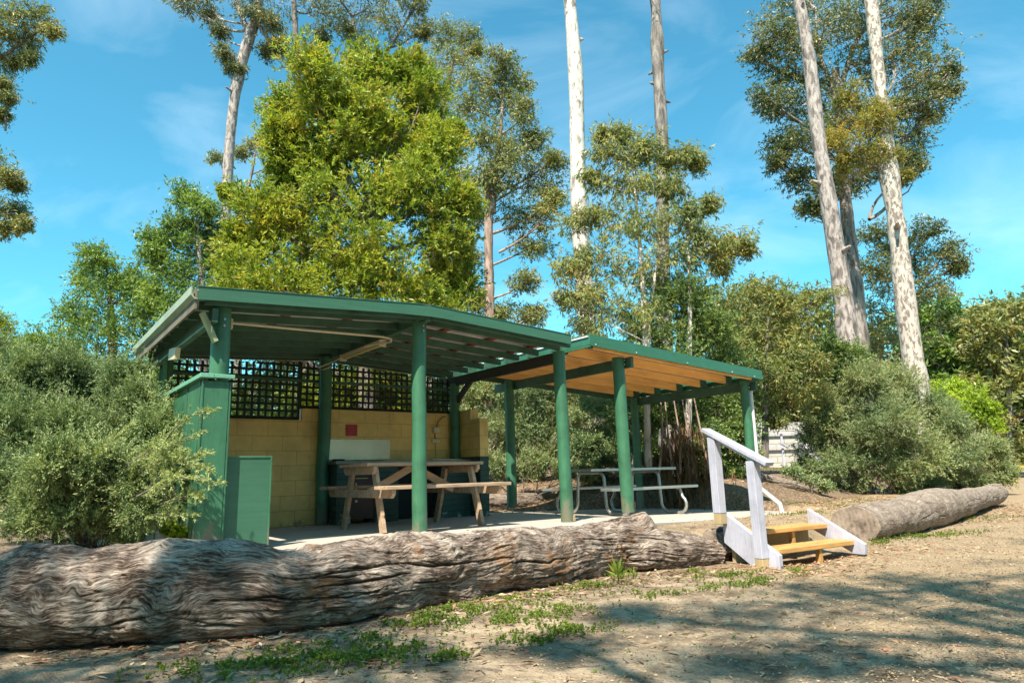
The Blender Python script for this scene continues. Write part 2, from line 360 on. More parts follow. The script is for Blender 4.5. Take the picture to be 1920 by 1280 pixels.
rc = ramp(t, n3.outputs['Color'], [(0, (.17, .125, .08)), (.4, (.39, .29, .185)), (.75, (.34, .22, .115)), (1, (.50, .43, .33))])
m2 = N(t, 'ShaderNodeMix', data_type='RGBA')
# gravel shows more towards the drive on the right
sp = t.nodes.new('ShaderNodeSeparateXYZ'); tcn = t.nodes.new('ShaderNodeTexCoord'); t.links.new(tcn.outputs['Object'], sp.inputs[0])
mr = N(t, 'ShaderNodeMapRange'); mr.inputs[1].default_value = .3; mr.inputs[2].default_value = 4; mr.inputs[3].default_value = -.25; mr.inputs[4].default_value = .28
t.links.new(sp.outputs[0], mr.inputs[0]); aa = N(t, 'ShaderNodeMath', operation='ADD'); t.links.new(mr.outputs[0], aa.inputs[0]); t.links.new(n1.outputs[0], aa.inputs[1])
fr = ramp(t, aa.outputs[0], [(.42, (0, 0, 0)), (.62, (.75, .75, .75))])
t.links.new(fr.outputs[0], m2.inputs[0]); t.links.new(mm.outputs[2], m2.inputs[6])
m4 = N(t, 'ShaderNodeMix', data_type='RGBA', blend_type='MULTIPLY'); m4.inputs[0].default_value = 1
t.links.new(rc.outputs[0], m4.inputs[6]); t.links.new(rb.outputs[0], m4.inputs[7]); t.links.new(m4.outputs[2], m2.inputs[7])
at = N(t, 'ShaderNodeAttribute', attribute_name='mulch')
rmu = ramp(t, n2.outputs[0], [(.35, (.06, .04, .026)), (.5, (.19, .13, .085)), (.62, (.33, .24, .16)), (.72, (.46, .37, .27))])
am = N(t, 'ShaderNodeMath', operation='MULTIPLY_ADD'); am.inputs[1].default_value = .7; t.links.new(n5.outputs[0], am.inputs[0]); t.links.new(at.outputs['Fac'], am.inputs[2])
fm_ = ramp(t, am.outputs[0], [(.72, (0, 0, 0)), (.98, (1, 1, 1))])
m7 = N(t, 'ShaderNodeMix', data_type='RGBA'); t.links.new(fm_.outputs[0], m7.inputs[0]); t.links.new(m2.outputs[2], m7.inputs[6]); t.links.new(rmu.outputs[0], m7.inputs[7])
t.links.new(m7.outputs[2], b.inputs['Base Color']); b.inputs['Roughness'].default_value = .92; b.inputs['Specular IOR Level'].default_value = .2
bm_ = N(t, 'ShaderNodeMath', operation='MULTIPLY_ADD'); bm_.inputs[1].default_value = .5; t.links.new(n3.outputs['Distance'], bm_.inputs[0]); t.links.new(n2.outputs[0], bm_.inputs[2])
bump(t, b, bm_.outputs[0], .8, .022)
g = link('ground', me, m, smooth=True); setp(g, 'pale sandy soil with gravel and fallen leaves', kind='structure')

# ------------------------------------------------------------------ concrete slab
CONC = paint('concrete', (.40, .36, .31), .85, .18, scale=(1, 1, 1), grain=(25, 25, 25), dirt=((.30, .26, .21), .66), bs=.25)
s = MB().box(-4.9, .43, -.92, 2.98, -.16, 0.0)
o = s.build('concrete_slab', CONC, bevel=.008); o.location = tuple(CP); o.rotation_euler = (0, 0, YAW)
setp(o, 'dusty concrete slab under the shelter', kind='structure')
s = MB()
za, zb = -.006, -.14
s.add([(.45, -.92, -.3), (5.0, -.92, -.3), (5.0, 2.98, -.3), (.45, 2.98, -.3), (.45, -.92, za), (5.0, -.92, zb), (5.0, 2.98, zb), (.45, 2.98, za)],
      [(0, 3, 2, 1), (4, 5, 6, 7), (0, 1, 5, 4), (1, 2, 6, 5), (2, 3, 7, 6), (3, 0, 4, 7)])
o = s.build('concrete_apron', CONC, bevel=.008); o.location = tuple(CP); o.rotation_euler = (0, 0, YAW)
setp(o, 'newer concrete slab under the extension', kind='structure')
def zs(u): return -.006-.134*(u-.45)/4.55 if u > .45 else 0
#PART2
OFFS = np.zeros(3)
_b0 = MB.build
def _build(s, *a, **k):
    s.v = [(p[0]-OFFS[0], p[1]-OFFS[1], p[2]-OFFS[2]) for p in s.v]
    return _b0(s, *a, **k)
MB.build = _build
def sth(name, u, v, z, label, cat, group=None):
    global OFFS
    OFFS = np.array([u, v, z], float)
    return thing(name, SW(u, v, z), YAW, label, cat, group)
def wth(name, P, label, cat, group=None, rz=0):
    global OFFS
    OFFS = np.array([0., 0, 0]) if rz else np.array(P, float)
    return thing(name, P, rz, label, cat, group)

# ------------------------------------------------------------------ old shelter
S = sth('picnic_shelter', -2.1, 1.3, 0, 'green timber picnic shelter with a low gable roof and a closed left side', 'shelter')
def rz_(u):            # underside of the old roof sheet
    return 2.425-.060*abs(u+2.11)
def post(parent, u, v, z0, z1, r=.085, lean=(0, 0), mat=GREEN, taper=.96):
    n = 7; zz = np.linspace(z0, z1, n)
    rs = np.random.RandomState(int(abs(u*10+v*7))+3)
    pts = [(u+lean[0]*i/(n-1)+rs.randn()*.004, v+lean[1]*i/(n-1)+rs.randn()*.004, z) for i, z in enumerate(zz)]
    return MB().tube(pts, np.linspace(r, r*taper, n), 20).build('post', mat, parent, smooth=True)
post(S, -4.20, 0, -.02, 2.20, .088); post(S, -2.10, 0, -.02, 2.36, .082); post(S, 0, 0, .0, 2.16, .082, (-.02, 0))
post(S, -4.20, 2.63, -.02, 2.15, .08); post(S, -2.16, 2.60, -.02, 2.32, .088); post(S, 0, 2.60, 0, 2.06, .08)
# steel strap at the foot of the right front post
MB().box(.03, .062, -.086, -.078, .01, .085).build('foot_strap', RAWW, S)
# bearers running front to back
MB().box(-4.33, -4.28, -.20, 2.9, 2.02, 2.15).build('bearer', GREENB, S, .004)
MB().box(-2.135, -2.065, -.21, 2.95, 2.285, 2.425).build('ridge_beam', GREENB, S, .004)
MB().box(-.025, .025, .05, 2.9, 2.02, 2.165).build('bearer', DARKB, S, .004)
# rafters
for v in (-.19, .02, .46, .90, 1.34, 1.78, 2.22, 2.66, 2.9):
    for a, b_ in ((-4.40, -2.14), (-2.06, .0)):
        s = MB(); s.add([(a, v-.022, rz_(a)-.115), (b_, v-.022, rz_(b_)-.115), (b_, v-.022, rz_(b_)-.035), (a, v-.022, rz_(a)-.035),
                         (a, v+.022, rz_(a)-.115), (b_, v+.022, rz_(b_)-.115), (b_, v+.022, rz_(b_)-.035), (a, v+.022, rz_(a)-.035)],
                        [(0, 1, 2, 3), (7, 6, 5, 4), (0, 4, 5, 1), (1, 5, 6, 2), (2, 6, 7, 3), (3, 7, 4, 0)])
        s.build('rafter', GREENB, S)
for u in (-4.15, -3.45, -2.75, -1.5, -.8, -.12):
    MB().box(u-.03, u+.03, -.22, 2.95, rz_(u)-.034, rz_(u)-.003).build('batten', RUST, S)
# corrugated sheets
for a, b_ in ((-4.47, -2.105), (-2.115, .02)):
    vv = np.arange(-.24, 2.99, .0095); off = .008*np.sin(vv*2*np.pi/.076)
    V = []
    for u in (a, b_):
        for k in (0, 1):
            V.append(np.stack([np.full_like(vv, u), vv, rz_(u)+.008+off+k*.002], -1))
    n = len(vv); V = np.concatenate(V)-OFFS; i = np.arange(n-1)
    F = np.concatenate([np.stack([i, i+1, i+1+2*n, i+2*n], -1), np.stack([i+n, i+3*n, i+1+3*n, i+1+n], -1),
                        np.stack([i, i+n, i+n+1, i+1], -1), np.stack([i+2*n, i+2*n+1, i+3*n+1, i+3*n], -1)])
    link('roof_sheet', npmesh('roof_sheet', V, F), ZINC, S, smooth=False)
# front and back fascias following the gable
def gfascia(v0, v1, name='fascia', hb=-.085, ht=.032, mat=GREENM, parent=S, capw=.0):
    s = MB()
    us = [-4.47, -3.3, -2.5, -2.2, -2.11, -1.95, -1.2, -.03]
    zc = [rz_(u)-.012*math.exp(-((u+2.11)/.15)**2) for u in us]
    n = len(us); v = []
    for vv_ in (v0, v1):
        v += [(u, vv_, z+hb) for u, z in zip(us, zc)]+[(u, vv_, z+ht) for u, z in zip(us, zc)]
    f = []
    for i in range(n-1):
        f += [(i, i+1, n+i+1, n+i), (2*n+i, 3*n+i, 3*n+i+1, 2*n+i+1), (n+i, n+i+1, 3*n+i+1, 3*n+i), (i, 2*n+i, 2*n+i+1, i+1)]
    f += [(0, n, 3*n, 2*n), (n-1, 3*n-1, 4*n-1, 2*n-1)]
    s.add(v, f); return s.build(name, mat, parent)
gfascia(-.262, -.245); gfascia(2.995, 3.01)
s = MB()            # folded barge flashing over the sheet edge
for a, b_ in ((-4.48, -2.12), (-2.10, -.02)):
    s.add([(a, -.268, rz_(a)+.033), (b_, -.268, rz_(b_)+.033), (b_, -.268, rz_(b_)+.040), (a, -.268, rz_(a)+.040),
           (a, -.12, rz_(a)+.033), (b_, -.12, rz_(b_)+.033), (b_, -.12, rz_(b_)+.040), (a, -.12, rz_(a)+.040)],
          [(0, 1, 2, 3), (7, 6, 5, 4), (0, 4, 5, 1), (1, 5, 6, 2), (2, 6, 7, 3), (3, 7, 4, 0)])
s.build('barge_flashing', GREENM, S)
gz0 = rz_(-4.47)
GUT = paint('weathered_gutter', (.30, .36, .25), .5, .25, scale=(2, 2, 2), grain=(40, 3, 40), dirt=((.12, .10, .07), .62))
prof = [(-4.475, gz0-.085), (-4.50, gz0-.085), (-4.535, gz0-.05), (-4.535, gz0+.025), (-4.525, gz0+.025), (-4.522, gz0-.04), (-4.495, gz0-.075), (-4.475, gz0-.075)]
MB().prism(prof, 'y', -.262, 3.01).build('gutter', GUT, S)
MB().box(-4.495, -4.475, -.245, 2.99, gz0-.17, gz0+.005).build('eave_board', paint('weathered_eave_board', (.16, .14, .10), .8, .4, grain=(30, 4, 30)), S)
MB().beam((-4.40, -.10, 2.12), (-4.27, -.10, 1.86), .035, .09, (0, 1, 0)).build('brace', paint('pale_brace', (.35, .40, .22), .7, .3), S)
MB().beam((0.02, 2.55, 1.78), (.02, 2.15, 2.06), .045, .09).build('brace', DARKB, S)
MB().beam((-4.20, 2.55, 1.66), (-4.3, 2.15, 2.05), .045, .09).build('brace', GREEN, S)
MB().beam((-4.36, 1.1, 1.94), (-4.36, 1.45, 1.98), .12, .05, (1, 0, 0)).build('bearer_packer', CREAM, S)
# left side wall of flat sheet, clad corner and capping
W = MB().box(-4.345, -4.325, -.06, 2.74, -.1, 1.52).build('side_wall', GREEN, S)
s = MB()
for v in (.0, .52, 1.12, 1.72, 2.32): s.box(-4.352, -4.345, v, v+.012, -.1, 1.52)
s.build('cover_strip', GREENB, W)
MB().prism([(-4.345, -.105), (-4.13, -.105), (-4.13, -.085), (-4.325, -.085), (-4.325, -.06), (-4.345, -.06)], 'z', -.12, 1.50).build('corner_board', GREEN, W, .003)
MB().box(-4.127, -4.108, -.10, .02, -.1, 1.50).build('corner_trim', GREEN, W, .003)
MB().box(-4.36, -4.346, -.112, -.09, -.12, 1.50).build('corner_trim', GREEN, W, .002)
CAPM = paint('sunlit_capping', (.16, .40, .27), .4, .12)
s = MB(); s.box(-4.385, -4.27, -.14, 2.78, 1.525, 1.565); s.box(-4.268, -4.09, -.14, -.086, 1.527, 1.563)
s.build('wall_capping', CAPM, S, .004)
for (u, v, z) in ((-4.20, -.095, 2.08), (-2.10, -.09, 2.26), (0, -.086, 2.09), (-2.16, 2.505, 2.2)):
    for dz in (0, -.06): MB().tube([(u, v, z+dz), (u, v-.012, z+dz)], .011, 8).build('bolt', PIPEM, S)
# low partition beside the left front post
P = sth('low_partition', -3.9, 0, 0, 'short solid green partition panel beside the left front post', 'partition')
MB().box(-4.10, -3.70, -.012, .012, -.01, .815).build('panel', GREENM, P)
MB().box(-4.10, -3.685, -.02, .02, .817, .835).build('top_rail', GREEN, P, .003)
MB().box(-3.70, -3.685, -.02, .02, 0, .815).build('edge_strip', GREEN, P, .003)
MB().box(-4.09, -3.99, -.06, -.022, 0, .06).build('foot_block', GREEN, P, .003)

# ------------------------------------------------------------------ yellow block wall
Wl = sth('block_wall', -2.0, 2.8, 0, 'yellow painted concrete block wall at the back of the shelter', 'wall')
MB().prism([(-4.22, 0), (.23, 0), (.23, 1.585), (-2.44, 1.585), (-2.44, 1.42), (-4.22, 1.42)], 'y', 2.70, 2.86).build('back_wall', YBLOCK, Wl, .004)
MB().prism([(2.697, .885), (2.02, .885), (2.02, 1.46), (2.27, 1.46), (2.27, 1.62), (2.697, 1.62)], 'x', .08, .235).build('return_wall', YBLOCK, Wl, .004)
MB().box(.078, .237, 2.018, 2.697, 0, .883).build('return_wall_base', GBRICK, Wl, .004)

# ------------------------------------------------------------------ lattice
def lattice(name, parent, u0, u1, z0, z1f, v, mat, sp=.092, wd=.032):
    s = MB()
    for k in range(int((u1-u0)/sp)+1):
        u = u0+k*sp; s.box(u, u+wd, v-.006, v, z0, z1f(u))
    zt = max(z1f(u0), z1f(u1)); z = z0
    while z < zt-.02:
        a, b_ = u0, u1
        if z1f(u1) < z+wd: b_ = u0+(u1-u0)*max(0, min(1, (z1f(u0)-z-wd)/(z1f(u0)-z1f(u1)+1e-6)))
        if z1f(u0) < z+wd: a = u1-(u1-u0)*max(0, min(1, (z1f(u1)-z-wd)/(z1f(u1)-z1f(u0)+1e-6)))
        if b_ > a: s.box(a, b_, v+.0005, v+.0065, z, z+wd)
        z += sp
    return s.build(name, mat, parent)
L = sth('lattice_screen', -2.1, 2.78, 1.42, 'dark square lattice screen above the yellow block wall', 'lattice')
lattice('lattice_panel', L, -4.14, -2.50, 1.44, lambda u: min(2.25, rz_(u)-.16), 2.76, LATT)
lattice('lattice_panel', L, -2.47, -2.14, 1.60, lambda u: rz_(u)-.16, 2.76, LATT)
lattice('lattice_panel', L, -2.08, .02, 1.60, lambda u: rz_(u)-.16, 2.76, LATT)
MB().box(-4.14, .06, 2.705, 2.745, 1.955, 1.995).build('middle_rail', GREENB, L)
MB().box(-4.14, -2.50, 2.735, 2.785, 1.422, 1.442).build('bottom_rail', LATT, L)
MB().box(-2.46, .06, 2.735, 2.785, 1.587, 1.604).build('bottom_rail', LATT, L)
MB().box(-2.50, -2.465, 2.735, 2.785, 1.43, 2.25).build('side_rail', LATT, L)
L2 = sth('side_lattice', -4.5, 2.85, 0, 'narrow pale green lattice panel poking out behind the left wall', 'lattice')
lattice('lattice_panel', L2, -4.62, -4.34, .9, lambda u: 2.22, 2.90, LATTG, .13, .035)
MB().box(-4.64, -4.60, 2.87, 2.91, -.1, 2.24).build('lattice_post', LATTG, L2)

# ------------------------------------------------------------------ brick barbecue
B = sth('brick_barbecue', -1.0, 2.45, 0, 'dark green brick barbecue bench with a maroon cabinet door', 'barbecue')
MB().box(-2.08, -1.87, 2.30, 2.695, 0, .80).build('brick_pier', GBRICK, B, .004)
MB().box(-1.50, -1.15, 2.30, 2.695, 0, .80).build('brick_pier', GBRICK, B, .004)
MB().box(-.42, .075, 2.30, 2.695, 0, .80).build('brick_pier', GBRICK, B, .004)
MB().box(-1.15, -.42, 2.62, 2.69, 0, .80).build('recess_shade_panel', BLACK, B)  # near-black panel: the opening's shade put into its colour
MB().box(-2.11, .075, 2.26, 2.698, .802, .845).build('bench_top', paint('bench_top_steel', (.2, .2, .19), .35, .2, met=.6), B, .004)
D = MB().box(-1.865, -1.53, 2.315, 2.34, .06, .79).build('cabinet_door', MAROON, B, .004)
MB().box(-1.80, -1.62, 2.300, 2.313, .60, .612).build('door_vent', TUBE, D)
MB().box(-1.805, -1.792, 2.296, 2.313, .42, .55).build('handle', CREAM, D)
MB().tube([(-1.79, 2.312, .30), (-1.79, 2.300, .30)], .018, 14).build('lock', PVC, D, smooth=True)
MB().box(-1.525, -1.503, 2.31, 2.34, .06, .80).build('cabinet_frame', MAROON, B)
MB().box(-2.16, -1.09, 2.684, 2.697, .868, 1.165).build('splashback', STEEL, B, .003)
MB().box(-2.08, -1.95, 2.34, 2.50, .847, .872).build('hotplate_lid', BLACK, B, .004)
MB().box(-.60, .06, 2.28, 2.66, .847, .857).build('hotplate', STEEL, B, .002)

# ------------------------------------------------------------------ sign, electrics, light
T = sth('notice_sign', -1.71, 2.69, 1.29, 'small red notice with dark lettering on the yellow block wall', 'sign')
MB().box(-1.80, -1.62, 2.690, 2.697, 1.21, 1.38).build('sign_plate', REDS, T, .002)
for k, tx in enumerate(('Please keep this', 'BBQ area clean', 'for the next', 'user.  Thanks')):
    cu = bpy.data.curves.new('lettering', 'FONT'); cu.body = tx; cu.size = .0285; cu.align_x = 'CENTER'; cu.extrude = .0006; cu.offset = .0008
    to = bpy.data.objects.new('tmp_text', cu); col.objects.link(to)
    dg = bpy.context.evaluated_depsgraph_get(); me = bpy.data.meshes.new_from_object(to.evaluated_get(dg)); bpy.data.objects.remove(to)
    lo = link('lettering', me, REDT, T); lo.rotation_euler = (R_(90), 0, 0); lo.location = (0, -.0015, .047-.036*k)
Fx = sth('strip_light', -2.1, 1.5, 2.25, 'cream fluorescent strip light hanging under the ridge beam', 'light')
MB().box(-2.145, -2.06, .92, 2.12, 2.235, 2.275).build('light_body', CREAM, Fx, .005)
MB().tube([(-2.10, .96, 2.218), (-2.10, 2.08, 2.218)], .018, 12).build('tube_cover', TUBE, Fx, smooth=True)
MB().box(-2.15, -2.055, .905, .935, 2.19, 2.28).build('end_cap', CREAM, Fx, .004)
MB().box(-2.15, -2.055, 2.105, 2.135, 2.19, 2.28).build('end_cap', CREAM, Fx, .004)
C1 = sth('conduit_pipe', -3.2, .24, 2.1, 'cream electrical conduit running under the rafters to the strip light', 'conduit')
MB().tube([(-4.10, .22, 2.125), (-3.3, .24, 2.14), (-2.42, .27, 2.165), (-2.27, .35, 2.17), (-2.20, .5, 2.17), (-2.22, .75, 2.19), (-2.28, 1.0, 2.20), (-2.25, 1.12, 2.21), (-2.16, 1.14, 2.24)], .013, 10).build('conduit_run', CREAM, C1, smooth=True)
MB().tube([(-2.12, 2.12, 2.24), (-2.14, 2.30, 2.22), (-2.3, 2.5, 2.14), (-2.22, 2.56, 2.12), (-2.14, 2.45, 2.16)], .011, 8).build('conduit_loop', CREAM, C1, smooth=True)
MB().box(-4.115, -4.055, .17, .27, 2.06, 2.16).build('junction_box', CREAM, C1, .005)
E1 = sth('switch_box', -.30, 2.68, 1.30, 'upper of two small cream electrical boxes on the yellow wall', 'switch box')
MB().box(-.36, -.25, 2.64, 2.697, 1.27, 1.36).build('box_body', CREAM, E1, .006)
MB().tube([(-.30, 2.67, 1.36), (-.27, 2.67, 1.45), (-.20, 2.67, 1.52), (-.12, 2.68, 1.54)], .006, 8).build('cable', BLACK, E1, smooth=True)
E2 = sth('power_outlet', -.31, 2.68, 1.1, 'lower cream electrical outlet on the yellow wall with a green cable', 'outlet')
MB().box(-.38, -.25, 2.65, 2.697, 1.12, 1.18).build('box_body', CREAM, E2, .006)
MB().tube([(-.32, 2.68, 1.18), (-.32, 2.68, 1.27)], .006, 8).build('cable', BLACK, E2, smooth=True)
MB().tube([(-.30, 2.683, 1.12), (-.30, 2.683, .87)], .011, 8).build('conduit_drop', TUBE, E2, smooth=True)

# ------------------------------------------------------------------ extension
X_ = sth('shelter_extension', 2.2, 1.3, 0, 'newer flat green extension roof with orange pine rafters on round green posts', 'shelter')
def nb(u): return 2.235-.0535*u
post(X_, 1.10, 0, .06, nb(1.1)-.005, .088, (-.015, 0)); post(X_, 4.06, 0, -.10, nb(4.06), .075)
post(X_, 1.10, 2.60, .06, nb(1.1)-.005, .085); post(X_, 4.06, 2.48, -.10, nb(4.06)-.02, .08)
for v in (0, 2.6): MB().tube([(1.10, v, -.03), (1.10, v, .08)], .011, 8).build('post_pin', PIPEM, X_, smooth=True)
MB().box(1.13, 1.16, -.093, -.085, .10, .20).build('post_bracket', DARKB, X_)
for u, v0, v1 in ((1.185, -.17, 3.12), (4.16, -.16, 2.95)):
    MB().box(u-.025, u+.025, v0, v1, nb(u)-.15, nb(u)-.003).build('bearer', GREENB, X_, .004)
for k, v in enumerate((-.17, .33, .86, 1.39, 1.92, 2.45, 2.88)):
    def raf(a, b_, mat, name):
        MB().add([(a, v-.022, nb(a)), (b_, v-.022, nb(b_)), (b_, v-.022, nb(b_)+.125), (a, v-.022, nb(a)+.125),
                  (a, v+.022, nb(a)), (b_, v+.022, nb(b_)), (b_, v+.022, nb(b_)+.125), (a, v+.022, nb(a)+.125)],
                 [(0, 1, 2, 3), (7, 6, 5, 4), (0, 4, 5, 1), (1, 5, 6, 2), (2, 6, 7, 3), (3, 7, 4, 0)]).build(name, mat, X_)
    if k < 6:
        raf(.13 if k else .34, .42, GREENB, 'rafter_end'); raf(.422, 4.0, RAFT, 'rafter'); raf(4.002, 4.18, GREENB, 'rafter_end')
    else: raf(.13, 4.18, GREENB, 'rafter')
s = MB(); s.add([(.30, -.215, nb(.3)+.135), (4.19, -.215, nb(4.19)+.135), (4.19, 3.0, nb(4.19)+.135), (.30, 3.0, nb(.3)+.135),
                 (.30, -.215, nb(.3)+.15), (4.19, -.215, nb(4.19)+.15), (4.19, 3.0, nb(4.19)+.15), (.30, 3.0, nb(.3)+.15)],
                [(0, 3, 2, 1), (4, 5, 6, 7), (0, 1, 5, 4), (1, 2, 6, 5), (2, 3, 7, 6), (3, 0, 4, 7)])
s.build('roof_sheet', ZINC, X_)
def nf(a, b_, v0, v1, lo, hi, name='fascia', mat=GREENN):
    return MB().add([(a, v0, nb(a)+lo), (b_, v0, nb(b_)+lo), (b_, v0, nb(b_)+hi), (a, v0, nb(a)+hi),
                     (a, v1, nb(a)+lo), (b_, v1, nb(b_)+lo), (b_, v1, nb(b_)+hi), (a, v1, nb(a)+hi)],
                    [(0, 1, 2, 3), (7, 6, 5, 4), (0, 4, 5, 1), (1, 5, 6, 2), (2, 6, 7, 3), (3, 7, 4, 0)]).build(name, mat, X_)
for (u, v) in ((1.10, -.093), (4.06, -.08)):
    for dz in (-.05, -.11): MB().tube([(u, v, nb(u)+dz), (u, v-.012, nb(u)+dz)], .011, 8).build('bolt', PIPEM, X_)
fs = nf(.335, 4.22, -.24, -.222, .02, .172)
nf(.30, 4.22, 3.0, 3.02, .02, .165)
MB().box(.318, .334, -.24, 3.0, nb(.33)+.035, nb(.33)+.172).build('end_fascia', GREENN, X_)
MB().box(.305, .333, -.238, 3.0, nb(.33)+.0, nb(.33)+.026).build('end_trim', GREENN, X_)
MB().box(4.221, 4.236, -.24, 3.02, nb(4.22)+.02, nb(4.22)+.17).build('end_fascia', GREENN, X_)
for u in (.42, 1.2, 2.3, 3.4, 4.0):
    MB().tube([(u, -.242, nb(u)+.045), (u, -.250, nb(u)+.045)], .009, 8).build('screw', PVC, fs, smooth=True)
MB().tube([(4.185, -.02, 1.98), (4.185, -.02, .60), (4.185, -.02, .28), (4.33, -.26, .02), (4.34, -.28, -.14)], .036, 14).build('downpipe', PVC, X_, smooth=True)

# ------------------------------------------------------------------ timber picnic table
T = sth('timber_picnic_table', -1.63, 1.0, 0, 'weathered timber picnic table with attached benches in front of the barbecue', 'picnic table')
for u in (-2.29, -.98):
    du = .0
    MB().beam((u, .46, -.005), (u+du, .70, .715), .095, .045, (1, 0, 0)).build('leg', TABLEW, T, .004)
    MB().beam((u, 1.54, -.005), (u+du, 1.30, .715), .095, .045, (1, 0, 0)).build('leg', TABLEW, T, .004)
    sgn = -1 if u < -1.6 else 1
    for z, v0, v1, nm in ((.43, .12, 1.88, 'seat_beam'), (.69, .58, 1.42, 'top_beam')):
        c = u+sgn*.048; h = .045
        MB().prism([(v0+.05, z-h), (v1-.05, z-h), (v1, z-h+.04), (v1, z+h), (v0, z+h), (v0, z-h+.04)], 'x', c-.022, c+.022).build(nm, TABLEW, T, .004)
for k in range(5): MB().box(-2.43, -.84, .60+k*.163, .60+k*.163+.15, .737, .775).build('top_board', TABLEW, T, .005)
for v in (.06, .215, 1.64, 1.795): MB().box(-2.46, -.81, v, v+.145, .477, .515).build('seat_board', TABLEW, T, .005)
MB().beam((-2.22, 1.0, .44), (-1.66, 1.0, .72), .045, .09).build('brace', TABLEW, T, .004)
MB().beam((-1.05, 1.0, .44), (-1.62, 1.0, .72), .045, .09).build('brace', TABLEW, T, .004)

# ------------------------------------------------------------------ aluminium table
T = sth('aluminium_picnic_table', 2.2, 1.2, -.06, 'aluminium picnic table with benches on bent pipe legs under the extension', 'picnic table')
DZ = -.075
for k in range(3): MB().box(1.25, 3.18, .84+k*.245, .84+k*.245+.235, .685+DZ, .725+DZ).build('top_plank', ALU, T, .005)
MB().box(1.25, 3.18, .42, .66, .40+DZ, .44+DZ).build('seat_plank', ALU, T, .005)
MB().box(1.25, 3.18, 1.74, 1.98, .40+DZ, .44+DZ).build('seat_plank', ALU, T, .005)
for u in (1.58, 2.82):
    def arc(cx, cz, r, a0, a1, n=7): return [(u, cx+r*math.cos(R_(a)), cz+r*math.sin(R_(a))) for a in np.linspace(a0, a1, n)]
    zf = zs(u)+.022
    pts = [(u, .56, .395+DZ)]+[(u, .50, .385+DZ)]+arc(.52, zf+.13, .13, 120, 270)+[(u, .62, zf)]+arc(.72, zf+.17, .17, -90, -10)
    pts += arc(1.01, .665+DZ-.10, .10, 180, 90)+[(u, 1.2, .665+DZ)]+arc(1.39, .665+DZ-.10, .10, 90, 0)
    pts += arc(1.68, zf+.17, .17, 190, 270)+[(u, 1.78, zf)]+arc(1.88, zf+.13, .13, -90, 60)+[(u, 1.90, .385+DZ), (u, 1.84, .395+DZ)]
    MB().tube(pts, .024, 12).build('pipe_frame', PIPEM, T, smooth=True)

# ------------------------------------------------------------------ steps
OFFS = np.zeros(3)
St = thing('garden_steps', (2.33, 6.22, 0), R_(31), 'two pine treads between white boards with a white handrail beside the log', 'steps')
MB().prism([(.58, .20), (.58, -.10), (.27, -.29), (-.03, -.29), (-.033, -.166)], 'x', -.048, 0).build('side_board', WHITEP, St, .004)
MB().prism([(.49, .168), (.49, -.02), (.018, -.25), (-.09, -.25), (-.104, -.15)], 'x', 1.12, 1.165).build('side_board', WHITEP, St, .004)
MB().box(.002, 1.118, 0, .24, -.165, -.12).build('tread', PINE, St, .006)
MB().box(.002, 1.118, .27, .52, -.02, .022).build('tread', PINE, St, .006)
for yy, zz in ((.05, -.119), (.19, -.119), (.32, .023), (.47, .023)):
    for xx in (.05, .62, 1.07):
        MB().tube([(xx, yy, zz-.004), (xx, yy, zz+.001)], .008, 8).build('screw', DARKB, St)
for x in (.62,):
    MB().prism([(x-.028, -.33), (x+.028, -.33), (x+.018, -.168), (x-.018, -.168)], 'y', .02, .07).build('tread_support', PINE, St, .003)
    MB().prism([(x-.028, -.22), (x+.028, -.22), (x+.018, -.022), (x-.018, -.022)], 'y', .30, .35).build('tread_support', PINE, St, .003)
MB().box(.0, 1.118, .50, .54, -.30, -.03).build('riser_board', RAWW, St, .003)
for t, z0, z1, nm in ((.56, .08, .905, 0), (.115, -.30, .66, 1)):
    q = MB().box(-.142, -.052, t-.045, t+.045, z0+.10, z1).build('handrail_post', WHITEP, St, .005)
    MB().box(-.139, -.055, t-.042, t+.042, z0, z0+.099).build('raw_post_foot', RAWW, q, .004)
MB().beam((-.095, .66, .985), (-.095, -.07, .628), .115, .04).build('handrail', WHITEP, St, .006)
MB().beam((-.095, .64, .942), (-.095, -.04, .608), .045, .035).build('handrail_underside', WHITEP, St, .004)

# ------------------------------------------------------------------ walls, barrier far away
p = PX(1440, 840, 24)
Wt = wth('white_block_wall', (p[0], p[1], 0.3), 'whitewashed low block wall beyond the shrubs right of the shelter', 'wall')
a = math.radians(12); O2 = OFFS
s = MB().box(p[0]-1.6, p[0]+3.2, p[1], p[1]+.2, .3, 2.15); s.box(p[0]-1.6, p[0]+.6, p[1]+.0, p[1]+.2, 2.152, 2.42)
s.build('wall_face', WBLOCK, Wt)
s = MB()
for i in range(7): s.box(p[0]-1.4+i*.62, p[0]-1.33+i*.62, p[1]-.07, p[1]-.002, .3, 1.8)
for z in (1.25, 1.75): s.box(p[0]-1.5, p[0]+3.1, p[1]-.12, p[1]-.072, z, z+.05)
s.build('timber_batten', WHITEP, Wt)
p = PX(1920, 860, 27)
Yb = wth('yellow_barrier', (p[0], p[1], float(gz(p[0], p[1]))), 'low yellow timber barrier rail at the far end of the drive', 'barrier')
g0 = float(gz(p[0], p[1]))
MB().beam((p[0]-.75, p[1], g0+.62), (p[0]+2.5, p[1]+.3, g0+.62), .06, .12).build('rail', YELLP, Yb)
MB().box(p[0]-.6, p[0]-.48, p[1]-.06, p[1]+.06, g0-.2, g0+.56).build('barrier_post', YELLP, Yb)
MB().box(p[0]+1.6, p[0]+1.72, p[1]-.0, p[1]+.12, g0-.2, g0+.56).build('barrier_post', YELLP, Yb)
